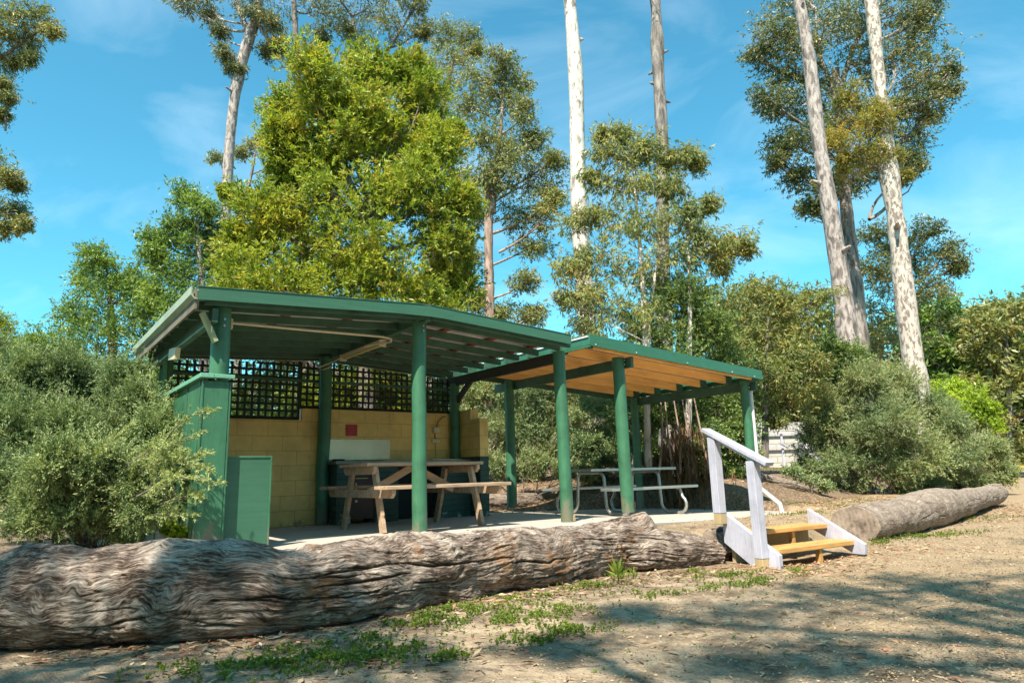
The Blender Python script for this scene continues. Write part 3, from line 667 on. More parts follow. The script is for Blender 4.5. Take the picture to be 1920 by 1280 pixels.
#PART3
# ------------------------------------------------------------------ logs
def logmat(name, stops, crack=.5, orange=None):
    m, t, b = newmat(name)
    uvn = N(t, 'ShaderNodeUVMap'); mpn = N(t, 'ShaderNodeMapping'); t.links.new(uvn.outputs[0], mpn.inputs[0])
    wn = N(t, 'ShaderNodeTexNoise', Scale=1.9, Detail=4.0, Roughness=.5); t.links.new(mpn.outputs[0], wn.inputs[0])
    ms = N(t, 'ShaderNodeVectorMath', operation='MULTIPLY_ADD'); ms.inputs[1].default_value = (.24, .38, 0)
    t.links.new(wn.outputs['Color'], ms.inputs[0]); t.links.new(mpn.outputs[0], ms.inputs[2])
    m1 = N(t, 'ShaderNodeMapping'); m1.inputs['Scale'].default_value = (6.5, 58, 1); t.links.new(ms.outputs[0], m1.inputs[0])
    g1 = N(t, 'ShaderNodeTexNoise', Scale=1.0, Detail=6.0, Roughness=.68); t.links.new(m1.outputs[0], g1.inputs[0])
    m2 = N(t, 'ShaderNodeMapping'); m2.inputs['Scale'].default_value = (20, 190, 1); t.links.new(ms.outputs[0], m2.inputs[0])
    g2 = N(t, 'ShaderNodeTexNoise', Scale=1.0, Detail=4.0, Roughness=.6); t.links.new(m2.outputs[0], g2.inputs[0])
    g3 = N(t, 'ShaderNodeTexNoise', Scale=4.2, Detail=9.0, Roughness=.72); t.links.new(ms.outputs[0], g3.inputs[0])
    ad = N(t, 'ShaderNodeMath', operation='MULTIPLY_ADD'); ad.inputs[1].default_value = .45; t.links.new(g2.outputs[0], ad.inputs[0])
    ml = N(t, 'ShaderNodeMath', operation='MULTIPLY'); ml.inputs[1].default_value = .55; t.links.new(g1.outputs[0], ml.inputs[0]); t.links.new(ml.outputs[0], ad.inputs[2])
    a2 = N(t, 'ShaderNodeMath', operation='MULTIPLY_ADD'); a2.inputs[1].default_value = .55; t.links.new(g3.outputs[0], a2.inputs[0]); t.links.new(ad.outputs[0], a2.inputs[2])
    r = ramp(t, a2.outputs[0], stops); cc = r.outputs[0]
    # cavity shade baked into the colour inside the carved cracks
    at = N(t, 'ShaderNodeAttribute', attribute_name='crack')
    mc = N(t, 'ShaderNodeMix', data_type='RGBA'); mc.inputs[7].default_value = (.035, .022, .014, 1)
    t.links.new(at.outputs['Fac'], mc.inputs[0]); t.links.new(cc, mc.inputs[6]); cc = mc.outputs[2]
    if orange:
        on = N(t, 'ShaderNodeTexNoise', Scale=1.9, Detail=7.0, Roughness=.75); mo = N(t, 'ShaderNodeMapping'); mo.inputs['Location'].default_value = (3.3, 1.7, 0)
        t.links.new(ms.outputs[0], mo.inputs[0]); t.links.new(mo.outputs[0], on.inputs[0])
        f = ramp(t, on.outputs[0], [(.565, (0, 0, 0)), (.68, (.75, .75, .75))])
        m3 = N(t, 'ShaderNodeMix', data_type='RGBA'); m3.inputs[7].default_value = (*orange, 1)
        t.links.new(f.outputs[0], m3.inputs[0]); t.links.new(cc, m3.inputs[6]); cc = m3.outputs[2]
    t.links.new(cc, b.inputs['Base Color']); b.inputs['Roughness'].default_value = .85; b.inputs['Specular IOR Level'].default_value = .25
    bump(t, b, ad.outputs[0], 1., .022); return m
LOGM = logmat('weathered_log', [(.65, (.03, .02, .014)), (.725, (.09, .063, .047)), (.77, (.20, .15, .12)), (.84, (.34, .275, .225)), (.93, (.52, .445, .37))], orange=(.30, .14, .05))
LOGM2 = logmat('weathered_log_grey', [(.58, (.07, .05, .04)), (.70, (.18, .135, .105)), (.80, (.28, .22, .175)), (.94, (.40, .33, .27))])
ENDM, t, b = newmat('log_cut_end')
cn = N(t, 'ShaderNodeTexNoise', Scale=5.0, Detail=7.0, Roughness=.7); t.links.new(coords(t), cn.inputs[0])
wv = N(t, 'ShaderNodeTexWave', Scale=9.0, Distortion=2.5); wv.wave_type = 'RINGS'; wv.rings_direction = 'X'; wv.inputs['Detail'].default_value = 4
t.links.new(coords(t), wv.inputs[0])
ae = N(t, 'ShaderNodeMath', operation='MULTIPLY_ADD'); ae.inputs[1].default_value = .04; t.links.new(wv.outputs[0], ae.inputs[0]); t.links.new(cn.outputs[0], ae.inputs[2])
t.links.new(ramp(t, ae.outputs[0], [(.40, (.09, .065, .05)), (.55, (.25, .19, .145)), (.75, (.37, .30, .235))]).outputs[0], b.inputs['Base Color'])
b.inputs['Roughness'].default_value = .85; bump(t, b, ae.outputs[0], .5, .01)

def log(name, path, rh, rv, ns, nt_, mat, label, amp=1., extra=None, seed=0, squash=2.2, grain=1., group=None):
    """path: (k,3) centre line; rh/rv: half widths at the stations."""
    global OFFS
    path = np.array(path, float); seg = np.r_[0, np.cumsum(np.linalg.norm(np.diff(path, axis=0), axis=1))]
    s = np.linspace(0, seg[-1], ns)
    def ci(a):   # smooth interpolation
        y = np.interp(s, seg, a); k = max(3, int(ns*.06))|1; pad = np.r_[np.full(k, y[0]), y, np.full(k, y[-1])]
        ker = np.hanning(k+2)[1:-1]; ker /= ker.sum(); return np.convolve(pad, ker, 'same')[k:-k]
    C = np.stack([ci(path[:, i]) for i in range(3)], -1); H = ci(np.array(rh)); Vv = ci(np.array(rv))
    tg = np.gradient(C, axis=0); tg /= np.linalg.norm(tg, axis=1)[:, None]
    side = np.cross(tg, (0, 0, 1)); side /= np.linalg.norm(side, axis=1)[:, None]; upv = np.cross(side, tg)
    th = np.linspace(0, 2*np.pi, nt_+1)
    S_, TH = np.meshgrid(s, th, indexing='ij')
    rm = (H.mean()+Vv.mean())/2; A = TH*rm
    wrap = lambda f: f      # seam is on the ground side
    so_ = seed*13.7
    w1 = .12*noise2(S_*.7+so_, A*1.3)+.05*noise2(S_*1.7+so_+5, A*2.4)+.014*noise2(S_*4+so_, A*7)+.005*noise2(S_*11+so_, A*16)
    Aw = A+w1*grain
    big = .055*fbm(S_*1.1+so_, A*1.1, 3)
    med = .022*fbm(S_*3.5+so_, A*4.5, 3)
    rid = 1-np.abs(noise2(S_*1.3+so_, Aw*16))*2.2
    fib = .007*noise2(S_*2.2+so_, Aw*42)+.005*noise2(S_*5+so_, Aw*85)+.010*fbm(S_*4+so_, Aw*13, 4)+.007*fbm(S_*12+so_, A*14, 3)
    n1 = np.abs(noise2(S_*.8+so_+9, Aw*8+3)); gate = sm((fbm(S_*.9+so_, A*1.5+7, 2)+.22)*3)
    crk = np.clip(1-n1/.032, 0, 1)*gate*sm((noise2(S_*4+so_, A*11)+.25)*3)
    n2_ = np.abs(noise2(S_*1.7+so_+19, Aw*17+3)); crk2 = np.clip(1-n2_/.04, 0, 1)*sm((noise2(S_*7+so_+3, A*20)+.2)*3)*sm((fbm(S_*1.4+so_+30, A*2, 2)+.1)*3)
    rc = np.random.RandomState(40+seed)
    for q_ in range(int(16*grain)):     # knots and torn patches
        s0 = rc.rand()*S_.max(); a0 = (.9+rc.rand()*4.)*rm; r0 = .03+.07*rc.rand(); e9 = ((S_-s0)/(r0*2))**2+((A-a0)/r0)**2
        big = big+(.035*np.exp(-e9)-.03*np.exp(-e9*5)+.012*noise2(S_*22+q_, A*26)*np.exp(-e9*.5))
    for q_ in range(int(70*grain)):
        s0 = rc.rand()*S_.max(); a0 = (.7+rc.rand()*4.6)*rm; hl = .12+.55*rc.rand()**2; wc = .004+.007*rc.rand(); j0 = np.searchsorted(s, s0-hl); j1 = np.searchsorted(s, s0+hl)
        if j1-j0 < 4: continue
        Sx = S_[j0:j1]; c_ = a0+.03*noise2(Sx*2.5+q_*3.1, Sx*0)+.012*noise2(Sx*8+q_, Sx*0+5)+(rc.rand()-.5)*.12*(Sx-s0)
        ww = wc*np.clip(1-((Sx-s0)/hl)**2, 0, 1)*(1+.6*noise2(Sx*14+q_, Sx*0)); m9 = np.clip(1.25-np.abs(Aw[j0:j1]-c_)/(ww+1e-5), 0, 1)
        crk[j0:j1] = np.maximum(crk[j0:j1], m9)
    d = amp*(big+med+.006*rid+fib-.026*crk-.012*crk2)
    if extra is not None: d = d+extra(S_, TH, seg[-1])
    ex = 2/squash
    cs, sn = np.cos(TH-np.pi/2), np.sin(TH-np.pi/2)       # theta 0 = bottom
    cs2 = np.sign(cs)*np.abs(cs)**ex; sn2 = np.sign(sn)*np.abs(sn)**ex
    P = C[:, None]+(H[:, None]*cs2+d*cs)[..., None]*side[:, None]+(Vv[:, None]*sn2+d*sn)[..., None]*upv[:, None]
    base = P.reshape(-1, 3).mean(0); base[2] = P[..., 2].min()+.04; OFFS = base
    root = thing(name, base, 0, label, 'log', group)
    i = np.arange(ns*(nt_+1)).reshape(ns, nt_+1)
    F = np.stack([i[:-1, :-1], i[1:, :-1], i[1:, 1:], i[:-1, 1:]], -1).reshape(-1, 4)
    me = npmesh('bark', P.reshape(-1, 3)-base, F, uv=np.stack([S_, A], -1).reshape(-1, 2))
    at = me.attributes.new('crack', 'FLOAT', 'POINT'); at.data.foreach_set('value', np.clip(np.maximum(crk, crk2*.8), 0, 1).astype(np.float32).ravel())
    link('bark', me, mat, root, smooth=True)
    # cut ends: a fan inset from the last rings
    for k, e in ((0, -1), (ns-1, 1)):
        ring = P[k, :-1]; c = ring.mean(0); rr = [1., .97, .8, .5, .2]; V = []; n = nt_
        for q, f_ in enumerate(rr):
            off = tg[k]*e*(.012 if q else 0)+0
            V.append(c+(ring-c)*f_+off)
        V = np.concatenate(V+[c[None]]); F = []
        for q in range(4):
            for j in range(n):
                j2 = (j+1) % n; F.append((q*n+j, q*n+j2, (q+1)*n+j2, (q+1)*n+j) if e > 0 else (q*n+j2, q*n+j, (q+1)*n+j, (q+1)*n+j2))
        F += [(4*n+j, 4*n+(j+1) % n, 5*n) if e > 0 else (4*n+(j+1) % n, 4*n+j, 5*n) for j in range(n)]
        s_ = MB(); s_.add(V, F); s_.build('cut_end', ENDM, root, smooth=True)
    return root
# main log, traced station by station from its real ground contact line
st = [(-420, 1050, 1262), (-160, 1040, 1246), (0, 1022, 1232), (140, 1020, 1226), (320, 1004, 1214), (450, 1016, 1206), (520, 1027, 1196), (620, 1008, 1182),
      (780, 997, 1152), (920, 985, 1124), (1060, 977, 1098), (1160, 974, 1080), (1240, 984, 1072), (1300, 992, 1066), (1352, 1006, 1058)]
path, rh, rv = [], [], []
for x, yt, yb in st:
    d = ray(x, yb); tt = (-.30-CAM[2])/d[2]; bp = CAM+d*tt
    hy = 889-(x-960)*.0279
    r0 = .5*(yb-yt)/FPX*bp[1]*1.02; cy = bp[1]+r0*.75; cx = bp[0]-r0*.3
    ztop = CAM[2]-(yt-hy)/FPX*cy*1.015
    zb = -.33; v_ = (ztop-zb)/2-.006
    path.append((cx, cy, (ztop+zb)/2)); rv.append(max(v_, .1)); rh.append(max(v_*1.05, .16))
path = np.array(path)
seg = np.r_[0, np.cumsum(np.linalg.norm(np.diff(path, axis=0), axis=1))]
S_knob = np.interp(1238, [q[0] for q in st], seg); S_h = np.interp(860, [q[0] for q in st], seg)
def knob(S_, TH, Lg):
    top = np.exp(-((TH-np.pi*1.06)/.40)**2)
    a = .17*np.exp(-(np.clip(S_-S_knob, 0, 9)/.075)**2-(np.clip(S_knob-S_, 0, 9)/.30)**2)*top
    low = np.exp(-((TH-.75)/.30)**2)
    foot = .06*np.exp(-((S_-S_h)/.10)**2)*low+.05*np.exp(-((S_-S_h+.55)/.18)**2)*low+.05*np.exp(-((S_-S_knob+.15)/.15)**2)*np.exp(-((TH-1.1)/.3)**2)
    return a+foot
log('fallen_log', path, rh, rv, 1150, 360, LOGM, 'huge weathered grey fallen log across the front of the shelter', 1.0, knob, 0)
# right hand log
st = [(1598, 950, 1018), (1680, 936, 1003), (1740, 916, 990), (1800, 918, 966), (1836, 914, 950), (1856, 908, 946), (1868, 906, 940)]
path, rh, rv = [], [], []
Ys = [7.75, 8.9, 10.1, 11.4, 12.8, 13.5, 14.0]
for (x, yt, yb), Yc in zip(st, Ys):
    a_ = PX(x, yt, Yc); b_ = PX(x, yb, Yc); path.append((a_[0], Yc, (a_[2]+max(b_[2], -.36))/2)); r = (a_[2]-max(b_[2], -.36))/2
    rv.append(r); rh.append(r*(1.32 if x < 1700 else 1.1))
log('fallen_log', path, rh, rv, 420, 150, LOGM2, 'smooth grey brown log with a sawn end lying right of the steps', .55, None, 3, 2.05, .35)
# offcut behind the steps board, log in the shade behind the slab, log up on the bank
log('log_offcut', [(1.93, 6.86, -.14), (2.08, 6.98, -.15), (2.22, 7.02, -.17)], [.13, .13, .09], [.14, .13, .09], 60, 60, LOGM, 'short broken brown log stub between the big log and the steps', .6, None, 6)
q = [SW(-.1, 4.2, .10), SW(1.2, 4.15, .10), SW(2.9, 4.1, .08)]
log('shaded_log', q, [.17, .17, .15], [.17, .17, .14], 160, 60, LOGM2, 'dark log in the shade along the back of the slab', .5, None, 8)
q = [PX(1300, 878, 13.6), PX(1380, 877, 13.8), PX(1500, 880, 14.2)]
for p_ in q: p_[2] = float(gz(p_[0], p_[1]))+.06
log('bank_log', q, [.12, .13, .11], [.11, .12, .10], 160, 50, LOGM2, 'thin grey log on top of the bank beyond the downpipe', .5, None, 9)

# ------------------------------------------------------------------ plants
def norm(a): return a/(np.linalg.norm(a, axis=-1, keepdims=True)+1e-9)
def leafquads(P, D, L, Wd, rs, fold=.25):
    """one diamond leaf per row of P, pointing along D"""
    n = len(P); r = norm(rs.randn(n, 3)); x = norm(np.cross(D, r)); nrm = np.cross(x, D)
    L = L[:, None]; Wd = Wd[:, None]
    mid = P+D*L*.45
    V = np.stack([P, mid+x*Wd*.5+nrm*Wd*fold, P+D*L-nrm*L*.06, mid-x*Wd*.5+nrm*Wd*fold], 1)
    return V.reshape(-1, 3)
def twigs(T, D, n, tl, ll, lw, rs, spread=.9, droop=0., tipb=.5, jit=.3, tint=None, upb=0.):
    """n leaves on each twig ending at T (dir D)"""
    k = len(T)
    s = rs.rand(k, n)**(1+tipb); tlr = tl*(.6+.8*rs.rand(k, 1))
    P = T[:, None]-D[:, None]*(s*tlr)[..., None]
    perp = norm(np.cross(D[:, None], norm(rs.randn(k, n, 3))))
    a = spread*(.35+.65*rs.rand(k, n))[..., None]
    ld = norm(D[:, None]*np.cos(a)+perp*np.sin(a)+np.array([0, 0, -1.])*droop*(.4+rs.rand(k, n, 1))+np.array([0, 0, 1.])*upb)
    P = P+rs.randn(k, n, 3)*tl*.03
    P = P.reshape(-1, 3); ld = ld.reshape(-1, 3); m_ = len(P)
    L = ll*(1-jit+2*jit*rs.rand(m_)); Wd = lw*(.75+.5*rs.rand(m_))
    V = leafquads(P, ld, L, Wd, rs)
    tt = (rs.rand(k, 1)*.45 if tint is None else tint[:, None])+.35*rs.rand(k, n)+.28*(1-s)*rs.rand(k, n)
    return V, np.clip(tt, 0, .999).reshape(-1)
def crown_tips(lobes, rs, nsub, ntip, flat=.85, shell=.5, subr=.40, upbias=.35, compact=False):
    """lobes: (cx,cy,cz,r). returns tips, dirs, tints, subclump centres"""
    T, D, TI, SC = [], [], [], []
    for c in lobes:
        c0 = np.array(c[:3]); R = c[3]; dens = c[4] if len(c) > 4 else 1
        d = norm(rs.randn(max(2, int(nsub*dens)), 3)); rr = R*(shell+(1-shell)*rs.rand(len(d)))*(.82 if compact else .95)
        sc = c0+d*rr[:, None]*np.array([1, 1, flat])
        for q in sc:
            sr = R*subr*(.95+.75*rs.rand()) if compact else max(R*subr*(.9+.9*rs.rand()), min(.28, R*.6)); m_ = max(2, int(ntip*1.35*(.35+1.3*rs.rand() if compact else .6+.8*rs.rand())))
            e = norm(rs.randn(m_, 3)+np.array([0, 0, upbias])+norm(q-c0)*.55)
            T.append(q+e*sr*(.25+.85*rs.rand(m_, 1)+.5*(rs.rand(m_, 1) < .12))*np.array([1, 1, .85]) if compact else q+(e*.72+rs.randn(m_, 3)*.40)*sr*np.array([1, 1, .75])); D.append(norm(e+norm(q-c0)*.3+rs.randn(m_, 3)*.35))
            TI.append(np.full(m_, rs.rand()*.35)+rs.rand(m_)*.2)
        SC.append((c0, sc))
    return np.concatenate(T), np.concatenate(D), np.concatenate(TI), SC
def curve(a, b, rs, k=6, sag=.12):
    a = np.array(a, float); b = np.array(b, float); t_ = np.linspace(0, 1, k)[:, None]; L_ = np.linalg.norm(b-a)
    p = a+(b-a)*t_; p = p+np.sin(t_*np.pi)*rs.randn(3)*L_*sag*.5; p[:, 2] -= (np.sin(t_*np.pi)*L_*sag*.6)[:, 0]
    return p
def pxl(lobes, Y, rs, dep=.7):
    out = []
    for l in lobes:
        x, y, r = l[:3]; Yc = Y+(l[3] if len(l) > 3 and l[3] is not None else (rs.rand()-.5)*2*dep*r/FPX*Y)
        p = PX(x, y, Yc); out.append((p[0], p[1], p[2], r/FPX*Yc))
    return out
def pxpath(pts, Y):
    return [(*PX(x, y, Y), .5*w_/FPX*Y) for x, y, w_ in pts]
def plant(name, cat, label, Y, lobes, fm, trunk=None, tmat=B_GREY, seed=1, nsub=12, ntip=18, nleaf=9, tl=.3, ll=.1, lw=.03, spread=.9, droop=0.,
          flat=.85, shell=.45, subr=.4, upbias=.35, dep=.7, group=None, limbs=True, brw=.03, more=None, upb=0., twigr=True, trunks=None, basexy=None, worldlobes=None, attach=None, tipb=.5):
    rs = np.random.RandomState(seed)
    LB = worldlobes if worldlobes is not None else pxl(lobes, Y, rs, dep)
    T, D, TI, SC = crown_tips(LB, rs, nsub, ntip, flat, shell, subr, upbias, cat == 'bush')
    trs = trunks if trunks else ([trunk] if trunk is not None else [])
    tp = [np.array(pxpath(tr, Y)) if not isinstance(tr, np.ndarray) else tr for tr in trs]
    if tp: b0 = tp[0][-1][:3].copy()
    else: b0 = np.mean([l[:3] for l in LB], axis=0)
    if basexy: b0[0], b0[1] = basexy
    b0[2] = float(gz(b0[0], b0[1]))-.03
    global OFFS; OFFS = b0
    root = thing(name, b0, 0, label, cat, group)
    V, ti = twigs(T, D, nleaf, tl, ll, lw, rs, spread, droop, tipb, tint=TI, upb=upb)
    if cat == 'bush':      # stray shoots beyond the mound
        k9 = rs.rand(len(T)) < .07; T9 = T[k9]+D[k9]*(.08+.16*rs.rand(k9.sum(), 1))+np.array([0, 0, .05]); D9 = norm(D[k9]+rs.randn(k9.sum(), 3)*.2+np.array([0, 0, .3]))
        V9, t9 = twigs(T9, D9, nleaf, tl*1.7, ll, lw, rs, spread*.8, 0, .0, tint=.5+.3*rs.rand(k9.sum())); V = np.concatenate([V, V9]); ti = np.concatenate([ti, t9])
    # keep foliage out of the ground
    n = len(V)//4
    zmin = V.reshape(-1, 4, 3)[..., 2].min(1); cen = V.reshape(-1, 4, 3).mean(1); keep = zmin > gz(cen[:, 0], cen[:, 1])-.02
    if more: keep &= more(cen)
    V = V.reshape(-1, 4, 3)[keep].reshape(-1, 3); ti = ti[keep]; n = len(ti)
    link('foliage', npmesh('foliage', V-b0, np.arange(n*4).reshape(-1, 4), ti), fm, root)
    for q in tp:
        m_ = MB(); P = q[:, :3]; Rr = q[:, 3]
        # resample smoothly with small irregularities
        k = 36; s0 = np.r_[0, np.cumsum(np.linalg.norm(np.diff(P, axis=0), axis=1))]; s1 = np.linspace(0, s0[-1], k)
        Q = np.stack([np.interp(s1, s0, P[:, i]) for i in range(3)], -1); RR = np.interp(s1, s0, Rr)*(1+.05*rs.randn(k))
        ker = np.array([1, 2, 3, 2, 1])/9.
        Qp = np.pad(Q, ((2, 2), (0, 0)), mode='reflect', reflect_type='odd'); Q = np.stack([np.convolve(Qp[:, i], ker, 'valid') for i in range(3)], -1)
        m_.tube(Q, RR, 18)
        if Q[:, 2].max()-Q[:, 2].min() > 6 and RR.max() > .12:
            for _ in range(5):
                i9 = rs.randint(4, 26); dr = norm(rs.randn(3)*[1, 1, .25]+[0, 0, .35]); r9 = RR[i9]; a9 = Q[i9]+dr*r9*.6
                m_.tube([a9, a9+dr*r9*.75, a9+dr*r9*(1.1+.9*rs.rand())], [r9*.42, r9*.28, r9*.12], 9)
        m_.build('trunk', tmat, root, smooth=True)
    if limbs:
        m_ = MB()
        for (c0, sc) in SC:
            if tp:
                allp = np.concatenate(tp); 
                if attach is None:
                    dd = np.linalg.norm(allp[:, :3]-(c0-np.array([0, 0, np.linalg.norm(c0-b0)*.12])), axis=1); a_ = allp[np.argmin(dd)]
                else: a_ = allp[min(attach, len(allp)-1)]
                fine = [allp[i, :3]*(1-f_)+allp[i+1, :3]*f_ for i in range(len(allp)-1) for f_ in (0, .25, .5, .75)]+[allp[-1, :3]]
                fine = np.array(fine); hd = np.linalg.norm((fine-c0)[:, :2], axis=1); cost = np.linalg.norm(fine-c0, axis=1)+np.clip(fine[:, 2]-c0[2]+.5*hd, 0, 99)*2
                a_ = fine[np.argmin(cost)]
            else: a_ = b0+np.array([rs.randn()*.15, rs.randn()*.15, 0])
            L_ = np.linalg.norm(c0-a_); w_ = brw*(.5+.5*min(1.5, L_/2))
            p_ = curve(a_, c0, rs, 7); m_.tube(p_, np.linspace(w_, w_*.45, 7), 7, False)
            for q in sc[:max(3, int(len(sc)*.6))]:
                k0 = rs.randint(3, 7); m_.tube(curve(p_[k0], q, rs, 4), np.linspace(w_*.42, w_*.12, 4), 4, False)
        m_.build('branches', tmat, root, smooth=True)
    return root
#PART4
GT = 'tall gum trees around the clearing'
# big bright tree behind the shelter
plant('broadleaf_tree', 'tree', 'large dense yellow green tree towering over the shelter roof', 15.0,
      [(640, 204, 66), (700, 214, 66), (600, 290, 66), (540, 330, 47), (760, 330, 75), (640, 480, 75), (600, 149, 74), (700, 139, 54), (770, 144, 48), (795, 194, 54), (550, 204, 48), (650, 249, 87), (760, 265, 84), (845, 249, 24), (820, 270, 48), (585, 330, 74), (530, 260, 39),
       (690, 370, 101), (800, 370, 80), (500, 400, 63), (460, 470, 51), (590, 450, 101), (720, 490, 101), (840, 450, 63), (860, 380, 39), (520, 540, 84), (440, 545, 39), (430, 360, 12), (430, 600, 39),
       (650, 575, 97), (790, 570, 80), (850, 530, 48), (560, 650, 78), (700, 680, 84), (800, 660, 53), (620, 760, 61), (740, 770, 53)],
      F_BIG, [(700, 420, 12), (695, 520, 22), (690, 640, 34), (685, 800, 42), (684, 850, 48)], B_DARK, 11, 18, 26, 11, .30, .12, .034, 1.15, -.1, subr=.40, upbias=.7, brw=.06, shell=.35, dep=.9, tipb=1.4)
# pale trunks
plant('gum_tree', 'tree', 'very tall straight gum with almost white bark right of the big tree', 16.5,
      [(1030, -210, 90), (1100, -280, 110), (1180, -200, 80), (1050, -380, 110)], F_GUM,
      [(1044, -300, 20), (1060, -100, 24), (1068, 0, 26), (1076, 90, 29), (1082, 170, 30), (1081, 250, 31), (1085, 350, 31), (1086, 420, 32), (1094, 520, 33), (1102, 620, 34), (1110, 740, 36), (1116, 850, 42)], B_PALE, 21, 10, 14, 8, .5, .14, .03, droop=.8, brw=.06, group=GT, attach=0)
plant('gum_tree', 'tree', 'tall crooked gum trunk with dark knots rising behind the sapling', 18.0,
      [(1240, -190, 80), (1180, -260, 90), (1310, -260, 80)], F_GUM,
      [(1215, -220, 14), (1222, -60, 19), (1230, 10, 22), (1233, 60, 24), (1231, 100, 28), (1236, 150, 24), (1238, 205, 27), (1242, 260, 24), (1244, 330, 24), (1242, 400, 24), (1244, 520, 25), (1248, 640, 27), (1252, 840, 32)], B_GREY, 22, 9, 14, 8, .5, .14, .03, droop=.8, brw=.05, group=GT, attach=0)
plant('gum_tree', 'tree', 'leaning gum with grey trunk forking at the top left of the photo', 24.0,
      [(345, 5, 32), (395, 25, 30), (410, 60, 22), (425, 105, 22), (445, 130, 18), (385, -30, 40), (480, 30, 35), (515, 45, 32), (500, 95, 24), (530, 85, 22), (455, -20, 40), (520, -20, 45), (420, -90, 70), (520, -110, 80)], F_GUMD,
      None, B_PINK, 23, 9, 13, 8, .5, .16, .035, .9, .9, brw=.05, group=GT, subr=.5, shell=.3,
      trunks=[[(500, -90, 10), (488, 0, 15), (478, 45, 20), (462, 85, 23), (450, 120, 23), (446, 150, 27), (440, 175, 20), (434, 230, 20), (428, 300, 20), (424, 400, 20), (416, 470, 22), (405, 600, 24), (398, 860, 30)],
              [(430, -60, 6), (445, 10, 9), (458, 45, 12), (470, 68, 14)], [(560, 150, 5), (522, 100, 7), (500, 70, 9), (484, 45, 10)]])
plant('gum_tree', 'tree', 'wide dark olive gum crown behind the top of the big tree', 28.0,
      [(590, 20, 38), (640, 35, 42), (690, 15, 42), (740, 45, 40), (775, 10, 30), (670, 65, 30), (600, 70, 30), (720, -40, 60), (620, -50, 60), (790, 55, 22)], F_GUMD,
      None, B_DARK, 24, 10, 14, 8, .5, .16, .04, .9, .5, brw=.06, group=GT, subr=.5,
      trunks=[[(548, -40, 9), (552, 20, 11), (556, 90, 12), (565, 300, 16), (580, 850, 30)], [(800, -20, 4), (730, 90, 6), (700, 160, 9), (690, 240, 12)], [(660, 30, 4), (680, 110, 7), (690, 200, 10)]])
plant('gum_tree', 'tree', 'small rusty olive gum crown peeping above the right of the big tree', 27.0,
      [(835, 70, 30), (875, 65, 26), (850, 110, 35), (890, 95, 18), (800, 130, 30), (820, 165, 40)], F_GUM,
      [(850, 110, 8), (835, 180, 12), (815, 300, 16), (800, 860, 30)], B_GREY, 25, 12, 14, 8, .5, .15, .035, .9, .7, group=GT, subr=.5)
plant('gum_tree', 'tree', 'full olive gum with a broken red brown stub right of the big tree', 23.0,
      [(935, 115, 34), (905, 150, 42), (960, 150, 36), (880, 200, 48), (935, 200, 50), (985, 210, 36), (900, 260, 50), (960, 265, 48), (1000, 265, 34), (890, 330, 42), (945, 335, 45), (1005, 335, 42), (1038, 300, 26),
       (970, 400, 42), (1025, 410, 40), (1045, 370, 26), (1000, 460, 38), (885, 410, 34), (880, 480, 26), (980, 530, 30), (900, 560, 26), (1000, 590, 26), (940, 590, 26), (960, 300, 40)], F_GUM,
      None, B_RED, 26, 13, 15, 9, .42, .13, .034, .9, .6, brw=.05, group=GT, subr=.48, shell=.35,
      trunks=[[(912, 345, 15), (916, 362, 21), (916, 400, 17), (916, 480, 18), (918, 560, 19), (920, 700, 22), (920, 860, 30)], [(948, 130, 3), (940, 230, 7), (930, 320, 9), (924, 400, 11)]])
plant('gum_tree', 'tree', 'distant flat topped gum seen left of the big tree', 42.0,
      [(408, 298, 17), (472, 275, 20), (490, 258, 16), (515, 280, 22), (455, 290, 15), (535, 300, 20)], F_GUM,
      None, B_GREY, 27, 9, 10, 7, .5, .2, .05, .9, .4, group=GT, subr=.5, brw=.05, flat=.6,
      trunks=[[(478, 290, 4), (470, 340, 6), (455, 380, 8), (440, 860, 20)], [(412, 300, 2), (425, 340, 3), (448, 385, 4)]])
# left trees
plant('leafy_tree', 'tree', 'bushy dark green tree behind the left bush, farther left of the pair', 20.0,
      [(195, 485, 38), (165, 520, 36), (235, 525, 36), (270, 545, 28), (200, 560, 50), (265, 590, 42), (140, 590, 38), (180, 630, 60), (110, 640, 45), (250, 650, 60), (80, 660, 36), (320, 640, 45), (130, 700, 55), (220, 720, 60), (300, 710, 50)], F_MID,
      [(205, 520, 8), (210, 620, 14), (212, 860, 24)], B_GREY, 31, 13, 15, 9, .42, .12, .034, .95, .2, brw=.05, subr=.45)
plant('leafy_tree', 'tree', 'mid green tree between the leaning gum and the left gutter', 19.0,
      [(350, 365, 30), (378, 395, 36), (335, 420, 34), (400, 430, 34), (300, 445, 30), (355, 465, 46), (285, 475, 24), (400, 490, 40), (320, 510, 42), (375, 540, 50), (330, 580, 42), (290, 560, 26), (400, 600, 45), (340, 640, 50)], F_MID,
      [(372, 450, 8), (380, 560, 13), (384, 860, 24)], B_GREY, 32, 13, 15, 9, .42, .12, .034, .95, .2, brw=.05, subr=.45)
plant('leafy_tree', 'tree', 'yellowish tree just showing at the far left edge above the bush', 28.0,
      [(0, 600, 22), (8, 640, 28), (-30, 620, 40), (40, 665, 25), (60, 640, 18)], F_BIG, [(-20, 640, 10), (-20, 860, 20)], B_GREY, 33, 12, 14, 8, .42, .12, .034, subr=.45)
